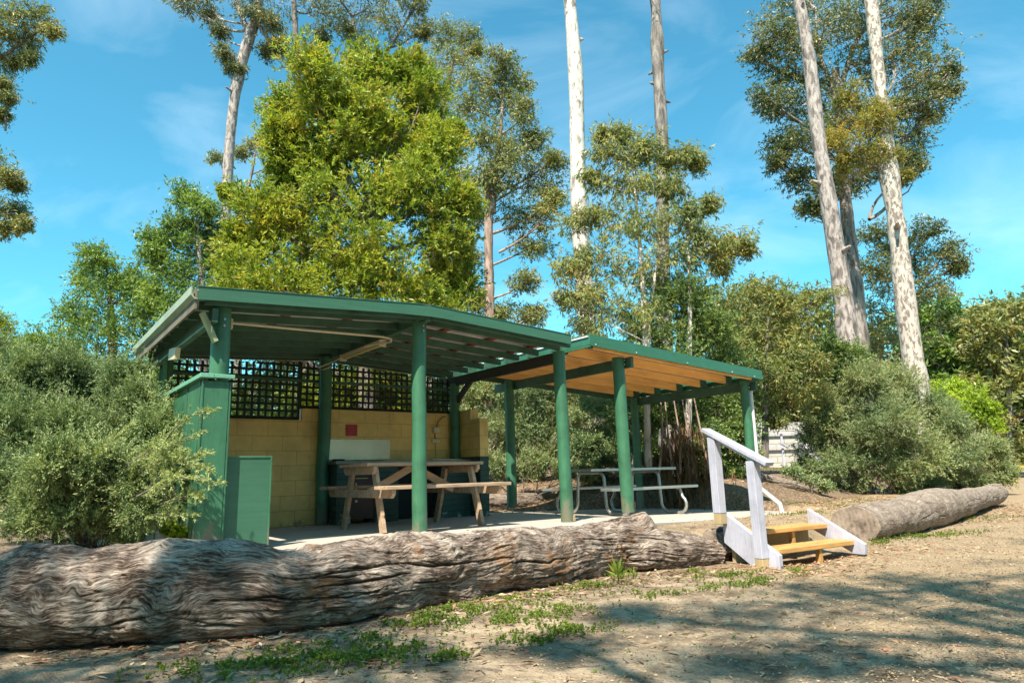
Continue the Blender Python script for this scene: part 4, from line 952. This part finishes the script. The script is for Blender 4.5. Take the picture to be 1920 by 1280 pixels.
plant('gum_tree', 'tree', 'gum reaching in from the left edge with sprays of rusty olive leaves', 20.0,
      [(30, 20, 36), (70, 35, 30), (95, 60, 18), (50, 75, 26), (15, 60, 30), (20, 115, 25), (50, 108, 15), (5, 160, 18), (15, 185, 14), (5, 215, 14), (10, 330, 26), (30, 345, 16), (20, 390, 28), (45, 420, 16), (5, 425, 24), (-20, 300, 30), (-40, 50, 60), (-60, 160, 60), (-50, 400, 50)], F_GUM,
      None, B_GREY, 34, 14, 9, 9, .4, .13, .03, .9, .8, group=GT, subr=.5, brw=.045,
      trunks=[[(-170, -150, 20), (-180, 200, 28), (-190, 500, 34), (-195, 880, 44)], [(70, 60, 3), (0, 110, 7), (-90, 170, 14), (-180, 280, 18)], [(30, 400, 3), (-40, 410, 7), (-180, 500, 14)]])
# right group
plant('gum_tree', 'tree', 'leaning grey gum, left trunk of the trio on the right', 17.5,
      [(1440, -230, 100), (1540, -260, 100), (1380, -180, 60)], F_GUMD,
      [(1470, -220, 14), (1486, -60, 19), (1497, 0, 21), (1508, 50, 23), (1518, 110, 25), (1527, 200, 26), (1538, 290, 28), (1552, 360, 30), (1558, 410, 32), (1570, 480, 34), (1580, 550, 36), (1590, 640, 38), (1600, 860, 46)], B_PINK, 41, 10, 14, 8, .5, .15, .035, droop=.6, brw=.06, group=GT, attach=0)
plant('gum_tree', 'tree', 'dark crowned gum whose trunk stands between the two leaning gums', 22.0,
      [(1450, 55, 45), (1490, 20, 50), (1425, 105, 32), (1460, 130, 45), (1500, 90, 50), (1550, 50, 60), (1440, 185, 34), (1480, 200, 42), (1530, 160, 55), (1475, 260, 36), (1520, 260, 50), (1455, 300, 28), (1500, 330, 36), (1545, 350, 42), (1610, 30, 60), (1610, 110, 60),
       (1680, 20, 60), (1720, 60, 50), (1680, 110, 55), (1740, 130, 50), (1785, 130, 22), (1770, 170, 30), (1710, 180, 55), (1660, 200, 50), (1740, 215, 36), (1700, 260, 48), (1720, 300, 30), (1660, 300, 45), (1600, 330, 42), (1530, 390, 26), (1580, 220, 50), (1735, 20, 35), (1690, 330, 20), (1600, -60, 100), (1480, -70, 80), (1720, -70, 70)], F_GUMD,
      None, B_GREY, 42, 13, 15, 9, .42, .12, .036, .9, .6, brw=.06, group=GT, subr=.46, shell=.35,
      trunks=[[(1566, 130, 14), (1572, 200, 16), (1578, 290, 18), (1580, 330, 20), (1588, 400, 24), (1595, 480, 28), (1605, 560, 31), (1612, 650, 34), (1618, 860, 40)],
              [(1640, 20, 6), (1600, 90, 9), (1580, 150, 12), (1572, 200, 13)], [(1530, 20, 5), (1530, 90, 8), (1556, 150, 10), (1570, 200, 12)]])
plant('gum_tree', 'tree', 'nearest spotted pale gum with a tuft of red tipped leaves halfway up', 19.5,
      [(1590, 175, 28), (1575, 220, 38), (1620, 215, 40), (1560, 260, 26), (1600, 265, 42), (1645, 260, 35), (1620, 300, 36), (1585, 305, 20), (1650, 215, 28), (1668, 300, 24), (1700, 330, 10)], F_COP,
      [(1610, -250, 18), (1622, -90, 22), (1632, 0, 24), (1641, 60, 26), (1643, 120, 24), (1652, 170, 25), (1655, 220, 27), (1662, 290, 32), (1666, 330, 38), (1676, 380, 30), (1684, 440, 32), (1690, 500, 34), (1699, 580, 36), (1708, 650, 38), (1720, 730, 40), (1732, 860, 50)], B_SPOT, 43, 14, 18, 9, .22, .07, .026, 1.0, .1, brw=.02, group=GT, subr=.45)
plant('leafy_tree', 'tree', 'dark tree filling in between the two right hand leaning trunks', 29.0,
      [(1640, 440, 34), (1630, 500, 36), (1680, 470, 30), (1735, 435, 34), (1770, 475, 32), (1725, 490, 42), (1790, 500, 20), (1680, 530, 45), (1740, 550, 45), (1650, 580, 50), (1720, 610, 50), (1660, 660, 50), (1550, 640, 30)], F_GUMD,
      [(1700, 500, 9), (1705, 650, 16), (1706, 860, 26)], B_DARK, 44, 12, 14, 8, .5, .16, .045, .9, .3, brw=.06, subr=.48)
# sapling
plant('gum_sapling', 'tree', 'sparse young gum with long drooping leaves and thin white stems', 13.2,
      [(1165, 255, 24), (1140, 285, 30), (1190, 285, 32), (1130, 250, 14), (1225, 280, 30), (1255, 300, 26), (1290, 290, 22), (1310, 305, 12), (1150, 345, 34), (1110, 330, 16), (1205, 345, 36), (1260, 350, 26), (1085, 420, 30), (1120, 400, 24), (1170, 420, 44), (1230, 420, 40),
       (1290, 400, 26), (1330, 380, 14), (1310, 440, 28), (1065, 500, 26), (1105, 490, 36), (1160, 500, 48), (1220, 500, 45), (1280, 480, 34), (1340, 460, 26), (1380, 455, 24), (1400, 465, 12), (1350, 500, 24), (1060, 560, 16), (1100, 560, 34), (1150, 590, 46), (1210, 590, 44), (1100, 620, 30)], F_SAP,
      None, B_PALE, 51, 13, 8, 9, .30, .115, .024, .9, 1.1, brw=.014, subr=.72, shell=.25, dep=.6,
      trunks=[[(1180, 250, 2), (1188, 310, 4), (1192, 380, 6), (1200, 460, 8), (1207, 560, 10), (1210, 640, 11), (1216, 880, 14)], [(1282, 330, 2), (1286, 400, 4), (1292, 480, 6), (1294, 580, 8), (1290, 880, 13)], [(1250, 340, 2), (1240, 430, 4), (1225, 540, 6), (1214, 660, 8)]])
plant('small_leaved_tree', 'tree', 'dense dark small leaved tree below the sapling behind the extension roof', 13.6,
      [(1240, 545, 48), (1290, 555, 42), (1220, 600, 50), (1290, 610, 55), (1340, 610, 34), (1200, 650, 46), (1260, 670, 55), (1330, 670, 52), (1370, 700, 40), (1220, 720, 50), (1290, 740, 55), (1350, 760, 50), (1380, 800, 40), (1320, 820, 38), (1240, 780, 28), (1390, 850, 26)], F_DARK,
      None, B_DARK, 52, 18, 22, 9, .18, .058, .024, 1.0, 0, brw=.03, subr=.42,
      trunks=[[(1275, 600, 8), (1270, 700, 12), (1268, 800, 15), (1266, 885, 18)], [(1232, 650, 5), (1240, 760, 9), (1250, 885, 11)], [(1300, 650, 4), (1305, 780, 6), (1322, 885, 7)]])
# hanging dead bark under that tree
rs = np.random.RandomState(8)
p0 = PX(1268, 880, 13.3); OFFS = np.array([p0[0], p0[1], float(gz(p0[0], p0[1]))])
root = thing('dead_frond_clump', OFFS, 0, 'clump of hanging red brown dead fronds and thin stems behind the metal table', 'dead fronds')
kk = 420; hx = rs.randn(kk)*.30; T = np.stack([PX(1275, 760, 13.3)[0]+hx, 13.2+rs.randn(kk)*.25, OFFS[2]+.2+rs.rand(kk)*1.35-abs(hx)*.3], -1)
D = norm(np.stack([rs.randn(kk)*.18, rs.randn(kk)*.18, -np.ones(kk)], -1)); V, ti = twigs(T, D, 5, .3, .26, .02, rs, .35, .2)
link('fronds', npmesh('fronds', V-OFFS, np.arange(len(V)).reshape(-1, 4), ti), F_BROWN, root)
for x0, x1 in ((1246, 1262), (1262, 1276), (1278, 1292), (1290, 1300), (1300, 1330), (1238, 1236)):
    MB().tube([PX(x0, 740, 13.0), PX((x0+x1)/2+rs.randn()*3, 810, 13.0), PX(x1, 888, 13.0)], [.012, .018, .024], 7).build('stem', B_RED, root, smooth=True)
plant('gum_shrub', 'shrub', 'loose yellow green gum regrowth above the white wall', 15.5,
      [(1380, 560, 36), (1430, 550, 36), (1480, 560, 34), (1530, 560, 30), (1400, 600, 45), (1460, 600, 45), (1515, 600, 38), (1380, 650, 40), (1430, 650, 50), (1490, 650, 45), (1530, 690, 26), (1400, 700, 45), (1460, 700, 45), (1430, 745, 40), (1500, 740, 34), (1460, 785, 20), (1390, 760, 26)], F_SAP,
      [(1440, 600, 5), (1436, 720, 10), (1434, 875, 14)], B_GREY, 53, 11, 10, 8, .32, .115, .028, .9, .8, brw=.02, subr=.5, shell=.3)
plant('leafy_shrub', 'shrub', 'glossy dark green shrub at the foot of the left leaning trunk', 16.6,
      [(1560, 650, 28), (1590, 670, 30), (1540, 690, 30), (1580, 710, 36), (1620, 700, 26), (1530, 740, 34), (1600, 745, 34)], F_DARK, None, B_DARK, 54, 14, 16, 9, .24, .08, .03, 1., .1, subr=.45)
plant('bright_shrub', 'shrub', 'bright lime green shrub on the right beyond the sage bushes', 20.5,
      [(1760, 735, 24), (1790, 725, 20), (1820, 750, 30), (1780, 765, 34), (1840, 780, 28), (1860, 800, 18), (1800, 800, 30), (1745, 770, 24), (1850, 765, 14)], F_YEL, None, B_GREY, 55, 14, 18, 9, .24, .075, .032, 1., .0, subr=.45)
# sage bushes
def needle(name, label, Y, lobes, seed, fm=F_SAGE, nsub=16, ntip=26, nleaf=26, tl=.26, ll=.032, lw=.008, dep=.8, wl=None, **k):
    return plant(name, 'bush', label, Y, lobes, fm, None, B_DARK, seed, nsub, ntip, nleaf, tl, ll, lw, .75, .0, subr=.42, shell=.45, upbias=.8, dep=dep, brw=.016, tipb=.3, worldlobes=wl, **k)
needle('sage_bush', 'broad grey green needle leaved bush behind the right log', 16.0,
       [(1560, 745, 45), (1620, 715, 45), (1680, 725, 48), (1590, 800, 60), (1530, 830, 45), (1660, 790, 65), (1730, 770, 50), (1520, 880, 30), (1580, 870, 50), (1650, 870, 55), (1720, 850, 60), (1780, 810, 48), (1600, 915, 26), (1540, 780, 40), (1690, 905, 30)], 61, F_SAGE, 22, 26, 22, .30, .05, .014, group='sage bushes along the drive')
needle('sage_bush', 'grey green bush at the far right end of the log beside the drive', 18.0,
       [(1800, 840, 48), (1770, 880, 42), (1840, 870, 46), (1880, 885, 26), (1800, 900, 26), (1740, 900, 30), (1860, 840, 30), (1840, 905, 18)], 62, F_SAGE, 20, 24, 20, .32, .055, .016, group='sage bushes along the drive')
needle('sage_bush', 'tall sage green bush seen between the yellow wall and the metal table', 15.0,
       [(900, 745, 45), (950, 735, 45), (1000, 745, 45), (1050, 750, 40), (880, 800, 45), (940, 800, 55), (1000, 810, 55), (900, 860, 40), (960, 870, 45), (1030, 850, 45), (1090, 770, 45), (1120, 820, 40), (1080, 880, 36), (860, 840, 30), (1140, 760, 36), (1000, 900, 20)], 63, F_SAGE, 18, 24, 20, .30, .05, .014, group='sage bushes behind the shelter')
needle('sage_bush', 'shadowy brown green bush directly behind the metal picnic table', 14.2,
       [(1120, 870, 36), (1170, 850, 44), (1200, 800, 40), (1160, 770, 34), (1220, 870, 30), (1190, 740, 36), (1130, 905, 18), (1100, 830, 28)], 64, F_SAGED, 16, 20, 18, .28, .05, .014, group='sage bushes behind the shelter')
for k, (lab, lb, sd) in enumerate((('green shrub behind the lattice near the left post', [(420, 740, 60), (480, 700, 60), (450, 820, 60), (520, 780, 60), (390, 800, 50)], 65),
                                   ('green shrub behind the lattice in the middle of the wall', [(590, 740, 60), (640, 800, 60), (680, 740, 55), (560, 810, 55)], 66),
                                   ('green shrub behind the right end of the lattice', [(740, 750, 60), (790, 800, 55), (820, 740, 55), (850, 720, 40), (870, 760, 30)], 67))):
    plant('leafy_shrub', 'shrub', lab, 16.2, lb, F_MID, None, B_GREY, sd, 12, 14, 9, .3, .10, .034, 1., .1, subr=.45, group='shrubs behind the lattice')
needle('sage_bush', 'low grey green bush covering the bank behind the shaded log', 13.6,
       [(890, 850, 34), (930, 868, 30), (975, 872, 28), (1010, 868, 28), (1060, 880, 26), (870, 870, 26), (1100, 885, 24)], 68, F_SAGE, 14, 20, 20, .26, .045, .013, group='sage bushes behind the shelter')
plant('leafy_shrub', 'shrub', 'scrappy green shrub on the bank between the dead fronds and the downpipe', 13.4,
      [(1345, 820, 34), (1380, 850, 28), (1330, 870, 26), (1365, 885, 20), (1400, 800, 26), (1310, 850, 24)], F_DARK, None, B_GREY, 69, 12, 14, 8, .2, .07, .026, 1., .1, subr=.5)
plant('leafy_shrub', 'shrub', 'small scrubby plant at the left foot of the right sage bush', 14.2,
      [(1500, 895, 18), (1530, 905, 16), (1480, 880, 14), (1550, 912, 12)], F_SAGE, None, B_GREY, 70, 10, 10, 8, .14, .05, .018, 1., .1, subr=.5)
# big left foreground bush: real distances, mound in front of the left wall
wl = []
def pl_(x, y, r, Y): p = PX(x, y, Y); wl.append((p[0], p[1], p[2], r/FPX*Y))
for x, y, r, Y in ((40, 715, 60, 7.6), (110, 720, 60, 7.8), (180, 720, 62, 8.0), (240, 760, 62, 8.2), (290, 800, 50, 7.9), (20, 800, 80, 6.8), (110, 810, 85, 6.9), (200, 830, 80, 7.0), (270, 870, 65, 7.0),
                   (325, 880, 42, 6.9), (20, 900, 85, 6.2), (110, 920, 85, 6.2), (200, 930, 75, 6.3), (270, 940, 52, 6.5), (320, 950, 30, 6.6), (-60, 750, 80, 7.2), (-80, 880, 90, 6.2), (160, 960, 55, 5.9), (60, 965, 55, 5.9),
                   (348, 845, 22, 6.7), (335, 925, 22, 6.6), (240, 985, 28, 6.1), (-20, 660, 30, 8.), (60, 690, 45, 8.0), (140, 690, 45, 8.1), (210, 715, 45, 8.3), (270, 775, 40, 8.2), (300, 795, 46, 6.5), (330, 850, 40, 6.2), (270, 750, 44, 6.8), (235, 715, 44, 7.2), (190, 870, 50, 5.8), (250, 905, 34, 5.8), (110, 870, 60, 5.7), (268, 955, 26, 5.8)): pl_(x, y, r, Y)
lb = needle('needle_bush', 'large dark green feathery bush with pale tips crowding the left wall', 6.5, None, 71, F_SAGED, 28, 30, 34, .20, .025, .0072, wl=wl,
            more=lambda c: ~(((c-CP)@UV_U > -4.44) & ((c-CP)@UV_V > -.13)))
# arching light sprays in front of the corner
rs = np.random.RandomState(72); T, D = [], []; m_ = MB()
b0 = np.array(lb.location)
for (x0, y0, x1, y1, Y0, Y1) in ((250, 940, 398, 770, 5.8, 5.4), (260, 930, 408, 905, 5.8, 5.4), (250, 950, 385, 850, 5.8, 5.5), (260, 960, 372, 930, 5.8, 5.6), (240, 900, 372, 812, 5.9, 5.6), (220, 880, 345, 790, 5.9, 5.7), (250, 900, 340, 848, 5.8, 5.6),
                                 (200, 900, 300, 830, 5.8, 5.5), (150, 900, 240, 800, 5.7, 5.5), (270, 975, 360, 965, 5.8, 5.6), (240, 940, 330, 890, 5.7, 5.4), (300, 930, 390, 880, 5.8, 5.5)):
    a = PX(x0, y0, Y0); e = PX(x1, y1, Y1); c = curve(a, e, rs, 12, -.12); m_.tube(c, np.linspace(.008, .002, 12), 5, False)
    for i in range(3, 12):
        dr = norm(c[min(i+1, 11)]-c[i-1])
        for q in range(5):
            dd = norm(dr+rs.randn(3)*.55); T.append(c[i]+dd*(.05+.07*(12-i)/9)); D.append(dd)
m_.build  # stems
V, ti = twigs(np.array(T), np.array(D), 26, .10, .024, .0066, rs, .8, tint=.45+.3*rs.rand(len(T)))
link('tip_sprays', npmesh('tip_sprays', V-b0, np.arange(len(V)).reshape(-1, 4), ti), F_SAGED, lb)
OFFS = b0; m_.build('spray_stems', B_GREY, lb, smooth=True)
# small yellow weed at the corner post
plant('garden_weed', 'plant', 'small yellow leaved weed at the foot of the corner board', 6.6, None, F_YEL, None, B_GREY, 73, 6, 6, 4, .08, .06, .05, 1.2, 0, worldlobes=[(*PX(345, 1000, 6.3), .07), (*PX(318, 992, 6.3), .05), (*PX(332, 1003, 6.1), .05)], limbs=False)

# background forest
rs = np.random.RandomState(90)
spec = [(1350, 530, 62, 44), (1410, 540, 50, 40), (1470, 525, 60, 46), (1760, 545, 55, 38), (1820, 540, 60, 40), (1885, 560, 65, 36), (1925, 545, 60, 44), (1985, 560, 80, 42), (1520, 560, 55, 42), (1600, 600, 60, 40), (1690, 590, 60, 44),
        (1240, 660, 55, 42), (1140, 675, 50, 46), (1050, 690, 50, 44), (960, 690, 50, 40), (880, 690, 50, 42), (760, 690, 60, 40), (620, 690, 60, 42), (480, 690, 60, 40), (330, 680, 60, 38), (60, 700, 60, 38), (-60, 690, 70, 40), (190, 690, 60, 42)]
for k, (x, top, wd, Y) in enumerate(spec):
    lobes = []
    y = top+wd*.6
    while y < 860:
        for q in range(2 if y < top+wd else 3):
            lobes.append((x+(rs.rand()-.5)*wd*2.0, y+rs.randn()*8, wd*(.42+.25*rs.rand())))
        y += wd*.55
    pos = 'right of the nearest spotted gum' if 1740 < x else 'behind the two leaning gums' if x > 1500 else 'above the regrowth beyond the white wall' if x > 1300 else 'behind the extension' if x > 860 else 'behind the lattice' if x > 400 else 'behind the left bush'
    plant('forest_tree', 'tree', 'distant olive forest tree '+pos, Y, lobes, (F_FOR, F_GUM, F_FOR, F_MID)[k % 4], [(x, top+wd*.8, 5), (x+rs.randn()*8, 720, 9), (x+rs.randn()*8, 865, 12)], (B_PALE, B_GREY, B_GREY)[k % 3], 100+k, 7, 9, 8, .8, .34, .11, .9, .35,
          brw=.07, subr=.52, shell=.35, group='distant forest trees '+pos)

# continuous far woodland that closes the horizon
rs = np.random.RandomState(77); n = 5200; q = rs.rand(n); xx = -60+q*130; yy = 52+rs.rand(n)*8+.25*np.abs(xx-10); T = np.stack([xx, yy, 1.2+rs.rand(n)**.8*(5.5+1.6*fbm(xx*.15, xx*0+2, 3)+2.0*sm((xx-18)/8))], -1)
D = norm(rs.randn(n, 3)+[0, -.5, .6]); V, ti = twigs(T, D, 12, 1.4, .65, .28, rs, 1.1, .2)
o = link('far_woodland', npmesh('far_woodland', V, np.arange(len(V)).reshape(-1, 4), ti), F_FOR); setp(o, 'far woodland closing the view behind the clearing', kind='stuff')

# gums standing behind the photographer, whose shade dapples the log and the drive
def shade_tree(label, base, spots, h, seed):
    wl = []; 
    for (x, y, r) in spots:
        hh = h*(.75+.4*np.random.RandomState(int(abs(x*31+y*17))+seed).rand()); k_ = hh/math.tan(ELEV)
        wl.append((x+SUN[0]*k_, y+SUN[1]*k_, hh, r*1.2))
    tr = np.array([[*(np.mean([l[:2] for l in wl], axis=0)), h*1.05, .07], [base[0], base[1], h*.5, .16], [base[0], base[1], -.3, .24]])
    plant('gum_tree', 'tree', label, 5, None, F_GUM, tr, B_PALE, seed, 8, 6, 7, .5, .16, .035, .9, .7, worldlobes=wl, group='gums behind the photographer', brw=.05, subr=.5, shell=.4)
shade_tree('gum behind the photographer shading the left half of the log', (-5.5, -5.0),
           [(-3.2, 3.3, 1.0), (-2.2, 3.2, .55), (-1.3, 3.3, .55), (-.7, 3.5, .35), (-2.9, 4.1, .45), (-1.5, 2.5, .6), (-.6, 2.7, .5), (-1.7, 4.3, .2), (-4.3, 4.6, .9), (-3.6, 2.5, .8), (-2.3, 3.9, .7), (-1.0, 4.0, .35), (-1.8, 3.0, .7), (-2.7, 4.6, .3)], 9.0, 201)
shade_tree('gum behind the photographer shading the drive on the right', (2.5, -6.5),
           [(.9, 3.2, .38), (1.5, 4.3, .35), (2.2, 4.9, .33), (3.0, 5.2, .33), (2.4, 4.0, .45), (3.4, 4.5, .4), (1.6, 3.2, .4), (2.6, 3.3, .45), (.6, 4.3, .18), (4.4, 5.2, .4), (5.2, 5.6, .4), (4.2, 4.1, .5), (.2, 3.6, .18), (5.8, 7.2, .3)], 10.0, 202)

for k, (x, y, h_) in enumerate(((-20, -7, 9), (-13, -13, 11), (-5, -18, 12), (4, -19, 12), (12, -15, 11), (19, -9, 10), (24, 0, 9))):  # unseen trees added behind the camera to block low sky light
    r9 = np.random.RandomState(500+k); wl = [(x+r9.randn()*2.6, y+r9.randn()*1.5, h_*(.12+.75*r9.rand()), 1.6+.8*r9.rand()) for q in range(15)]
    plant('forest_tree', 'tree', 'unseen forest tree added behind the camera to cut sky light', 5, None, F_FOR, np.array([[x, y, h_*.8, .08], [x, y, -.3, .2]]), B_GREY, 500+k, 9, 10, 8, .9, .5, .2, .9, .3, worldlobes=wl, group='unseen trees added behind the camera', brw=.06, subr=.5, shell=.4)
# ------------------------------------------------------------------ litter, grass, chips
def scatter(name, mat, label, P, size, rs, wdt=.25, tilt=.25, flat=.01, tint=None, zf=None):
    n = len(P); a = rs.rand(n)*2*np.pi; D = np.stack([np.cos(a), np.sin(a), rs.randn(n)*tilt*.5], -1); D = norm(D)
    z = (gz(P[:, 0], P[:, 1]) if zf is None else zf(P))+flat*(.4+rs.rand(n))
    q = np.stack([P[:, 0], P[:, 1], z], -1); L = size*(.5+.8*rs.rand(n)); x = norm(np.cross(D, np.array([0, 0, 1.])+rs.randn(n, 3)*tilt)); nr = np.cross(x, D)
    W_ = (L*wdt)[:, None]; L = L[:, None]; mid = q+D*L*.5
    curl = (rs.rand(n)-.3)[:, None]*L*.12
    V = np.stack([q, mid+x*W_*.5+nr*curl, q+D*L, mid-x*W_*.5+nr*curl], 1).reshape(-1, 3)
    o = link(name, npmesh(name, V, np.arange(4*n).reshape(-1, 4), rs.rand(n) if tint is None else tint), mat); return setp(o, label, kind='stuff')
def offslab(P):
    u = (P[:, 0]-CP[0])*UV_U[0]+(P[:, 1]-CP[1])*UV_U[1]; v = (P[:, 0]-CP[0])*UV_V[0]+(P[:, 1]-CP[1])*UV_V[1]
    return P[~((u > -4.95) & (u < 5.05) & (v > -.97) & (v < 3.03))]
rs = np.random.RandomState(300)
P = []
def blob(x, y, sx, sy, n, ang=0): 
    q = rs.randn(n, 2)*[sx, sy]; c_, s_ = math.cos(ang), math.sin(ang); P.append(np.stack([x+q[:, 0]*c_-q[:, 1]*s_, y+q[:, 0]*s_+q[:, 1]*c_], -1))
# along the log foot and between grass
for x in np.linspace(-2.6, 3.2, 44): blob(x, np.interp(x, LX, LY)-.50-.16*rs.rand(), .18, .15, 34, .5)
blob(-.9, 3.4, .45, .22, 260, .3); blob(2.4, 5.95, .3, .12, 160, .3); blob(3.7, 7.0, .35, .2, 150, .5)
P.append(np.stack([rs.rand(2300)*10-2.5, 2.3+rs.rand(2300)**1.5*10], -1))
q9 = rs.rand(5000, 2); P.append(np.stack([4.2+q9[:, 0]*5.5, 10.2+q9[:, 1]*4.2], -1))
for k in range(60): blob(3.4+k*.12, 8.4+k*.09+rs.rand()*2.2, .5, .5, 28)
q = rs.rand(15000, 2); uu = -1+q[:, 0]*9; v_ = 3.05+q[:, 1]**1.5*3.4; P.append(np.stack([CP[0]+uu*UV_U[0]+v_*UV_V[0], CP[1]+uu*UV_U[1]+v_*UV_V[1]], -1))
PP = offslab(np.concatenate(P))
scatter('leaf_litter', F_LIT, 'fallen gum leaves scattered over the soil', PP, .075, rs)
q = rs.rand(420, 2); uu = -4.1+q[:, 0]*8.8; v_ = np.where(rs.rand(420) < .5, 2.62-np.abs(rs.randn(420))*.25, -.85+3.4*q[:, 1])
P9 = np.stack([CP[0]+uu*UV_U[0]+v_*UV_V[0], CP[1]+uu*UV_U[1]+v_*UV_V[1]], -1)
scatter('slab_litter', F_LIT, 'dry leaves blown onto the concrete slab', P9, .05, rs, .3, .3, .004, zf=lambda P: np.array([zs(a_) for a_ in (P-CP[:2])@UV_U[:2]])+.002)
# wood chips and gravel
n = 110000; q = rs.rand(n, 2); yy = 2.2+q[:, 0]**1.7*12; xx = yy*(-.5+q[:, 1]*1.5)
pr = np.clip(.22+(xx-.3)/3.5, .18, 1); k = rs.rand(n) < pr; PP = offslab(np.stack([xx[k], yy[k]], -1)); dl = (PP[:, 1]-np.interp(PP[:, 0], LX, LY)); PP = PP[(dl < -.45) | (dl > .5)]
scatter('wood_chips', F_STRAW, 'small bark chips and gravel on the drive', PP, .017, rs, .5, .5, .006)
# twigs
s = MB()
for k in range(130):
    y = 2.5+rs.rand()**1.5*6; x = -1.4+rs.rand()*(y*.75+1.4); a = rs.rand()*6.3; L_ = .04+.12*rs.rand()
    if abs((y-np.interp(x, LX, LY))) < .5: continue
    pts = [(x+math.cos(a+b_)*L_*t_, y+math.sin(a+b_)*L_*t_, float(gz(x+math.cos(a+b_)*L_*t_, y+math.sin(a+b_)*L_*t_))+.006) for t_, b_ in ((0, 0), (.5, .15*rs.randn()), (1, .2*rs.randn()))]
    s.tube(pts, [.003, .0025, .0015], 5)
OFFS = np.zeros(3); o = s.build('twigs', B_DARK); setp(o, 'little dark twigs lying on the soil', kind='stuff')
# green ground cover patches, given by where they grow
pat = []
for x, y, z0, sx, sy, n in ((430, 1266, 0, .22, .05, 260), (560, 1250, 0, .26, .09, 620), (660, 1240, 0, .20, .09, 520), (590, 1215, 0, .16, .05, 220), (690, 1200, 0, .09, .05, 160), (800, 1165, 0, .09, .06, 420), (850, 1150, 0, .10, .06, 420), (740, 1170, 0, .03, .03, 60),
                            (960, 1130, 0, .22, .07, 420), (1020, 1150, 0, .18, .08, 520), (1060, 1180, 0, .14, .06, 380), (1000, 1195, 0, .10, .04, 240), (840, 1230, 0, .05, .03, 120), (760, 1210, 0, .04, .03, 80), (1110, 1100, 0, .14, .05, 300), (1160, 1080, 0, .05, .04, 80), (930, 1165, 0, .12, .05, 300),
                            (1360, 1080, 0, .16, .05, 300), (1410, 1092, 0, .16, .05, 300), (1330, 1105, 0, .09, .04, 120), (1240, 1120, 0, .08, .04, 120), (1180, 1110, 0, .10, .05, 100), (1490, 1072, 0, .09, .04, 90), (1700, 1005, .05, .30, .08, 500), (1780, 995, .05, .35, .08, 400), (1640, 1020, .04, .12, .06, 180),
                            (1850, 965, .05, .5, .12, 380), (1300, 1072, 0, .06, .03, 60), (1560, 955, .2, .45, .12, 420), (1500, 970, .2, .25, .08, 260), (1470, 950, .2, .3, .2, 260), (1600, 940, .2, .6, .3, 300)):
    d = ray(x, y); t_ = (-.28+z0-CAM[2])/d[2]; p = CAM+d*t_; a = .5
    q = rs.randn(n, 2)*[sx*1.15, sy*1.5]; pat.append(np.stack([p[0]+q[:, 0]*math.cos(a)-q[:, 1]*math.sin(a), p[1]+q[:, 0]*math.sin(a)+q[:, 1]*math.cos(a)], -1))
PP = np.concatenate(pat)+rs.randn(sum(map(len, pat)), 2)*.02
PP = PP[fbm(PP[:, 0]*6, PP[:, 1]*6, 3) > -.02+.12*np.random.RandomState(3).randn(len(PP))]
PP = offslab(PP)
far = PX(1440, 862, 20); q = rs.rand(2500, 2)*[6, 5]+[far[0]-3, 17.5]; PP = np.concatenate([PP, q])
n = len(PP); T = np.stack([PP[:, 0], PP[:, 1], gz(PP[:, 0], PP[:, 1])+.012], -1)+np.array([0, 0, 1])*(.022*rs.rand(n, 1)); D = norm(rs.randn(n, 3)*.5+np.array([0, 0, 1.]))
V, ti = twigs(T, D, 9, .016, .013, .008, rs, 1.3)
o = link('grass', npmesh('grass', V, np.arange(len(V)).reshape(-1, 4), ti), F_GRASS); setp(o, 'low clover and grass patches along the log', kind='stuff')
# low seedlings between the patches
n = 900; yy = 2.4+rs.rand(n)**1.3*5; xx = yy*(-.3+rs.rand(n)*.75); dl = yy-np.interp(xx, LX, LY); k = (dl < -.35) & (rs.rand(n) < np.exp(-np.abs(dl+.9)/1.1)); k &= fbm(xx*1.6, yy*1.6, 2) > -.05
T = np.stack([xx[k], yy[k], gz(xx[k], yy[k])+.006], -1); D = norm(rs.randn(len(T), 3)*.7+[0, 0, .8]); V, ti = twigs(T, D, 7, .014, .014, .008, rs, 1.4)
o = link('seedlings', npmesh('seedlings', V, np.arange(len(V)).reshape(-1, 4), ti), F_GRASS); setp(o, 'tiny green seedlings dotted over the soil', kind='stuff')
# upright weed by the log
def weed(px, py, h, n, label, seed):
    d = ray(px, py); t_ = (-.29-CAM[2])/d[2]; p = CAM+d*t_; p[2] = float(gz(p[0], p[1])); rs = np.random.RandomState(seed)
    global OFFS; OFFS = p.copy(); root = thing('green_weed', p, 0, label, 'weed')
    T = []; D = []
    for k in range(n):
        a = k*2.4; el = .35+.9*k/n; D.append((math.cos(a)*math.cos(el), math.sin(a)*math.cos(el), math.sin(el))); T.append(p+np.array([0, 0, h*.25+h*.35*k/n]))
    V = leafquads(np.array(T), norm(np.array(D)), np.full(n, h*.75), np.full(n, h*.15), rs, .15)
    link('leaves', npmesh('leaves', V-p, np.arange(len(V)).reshape(-1, 4), rs.rand(n)), F_GRASS, root)
    MB().tube([p, p+np.array([0, 0, h*.6])], [.005, .003], 6).build('stem', F_GRASS, root)
weed(1160, 1096, .17, 18, 'upright green weed with long leaves at the foot of the big log', 1)
weed(1188, 1086, .09, 16, 'smaller weed just right of the upright one by the log', 2)
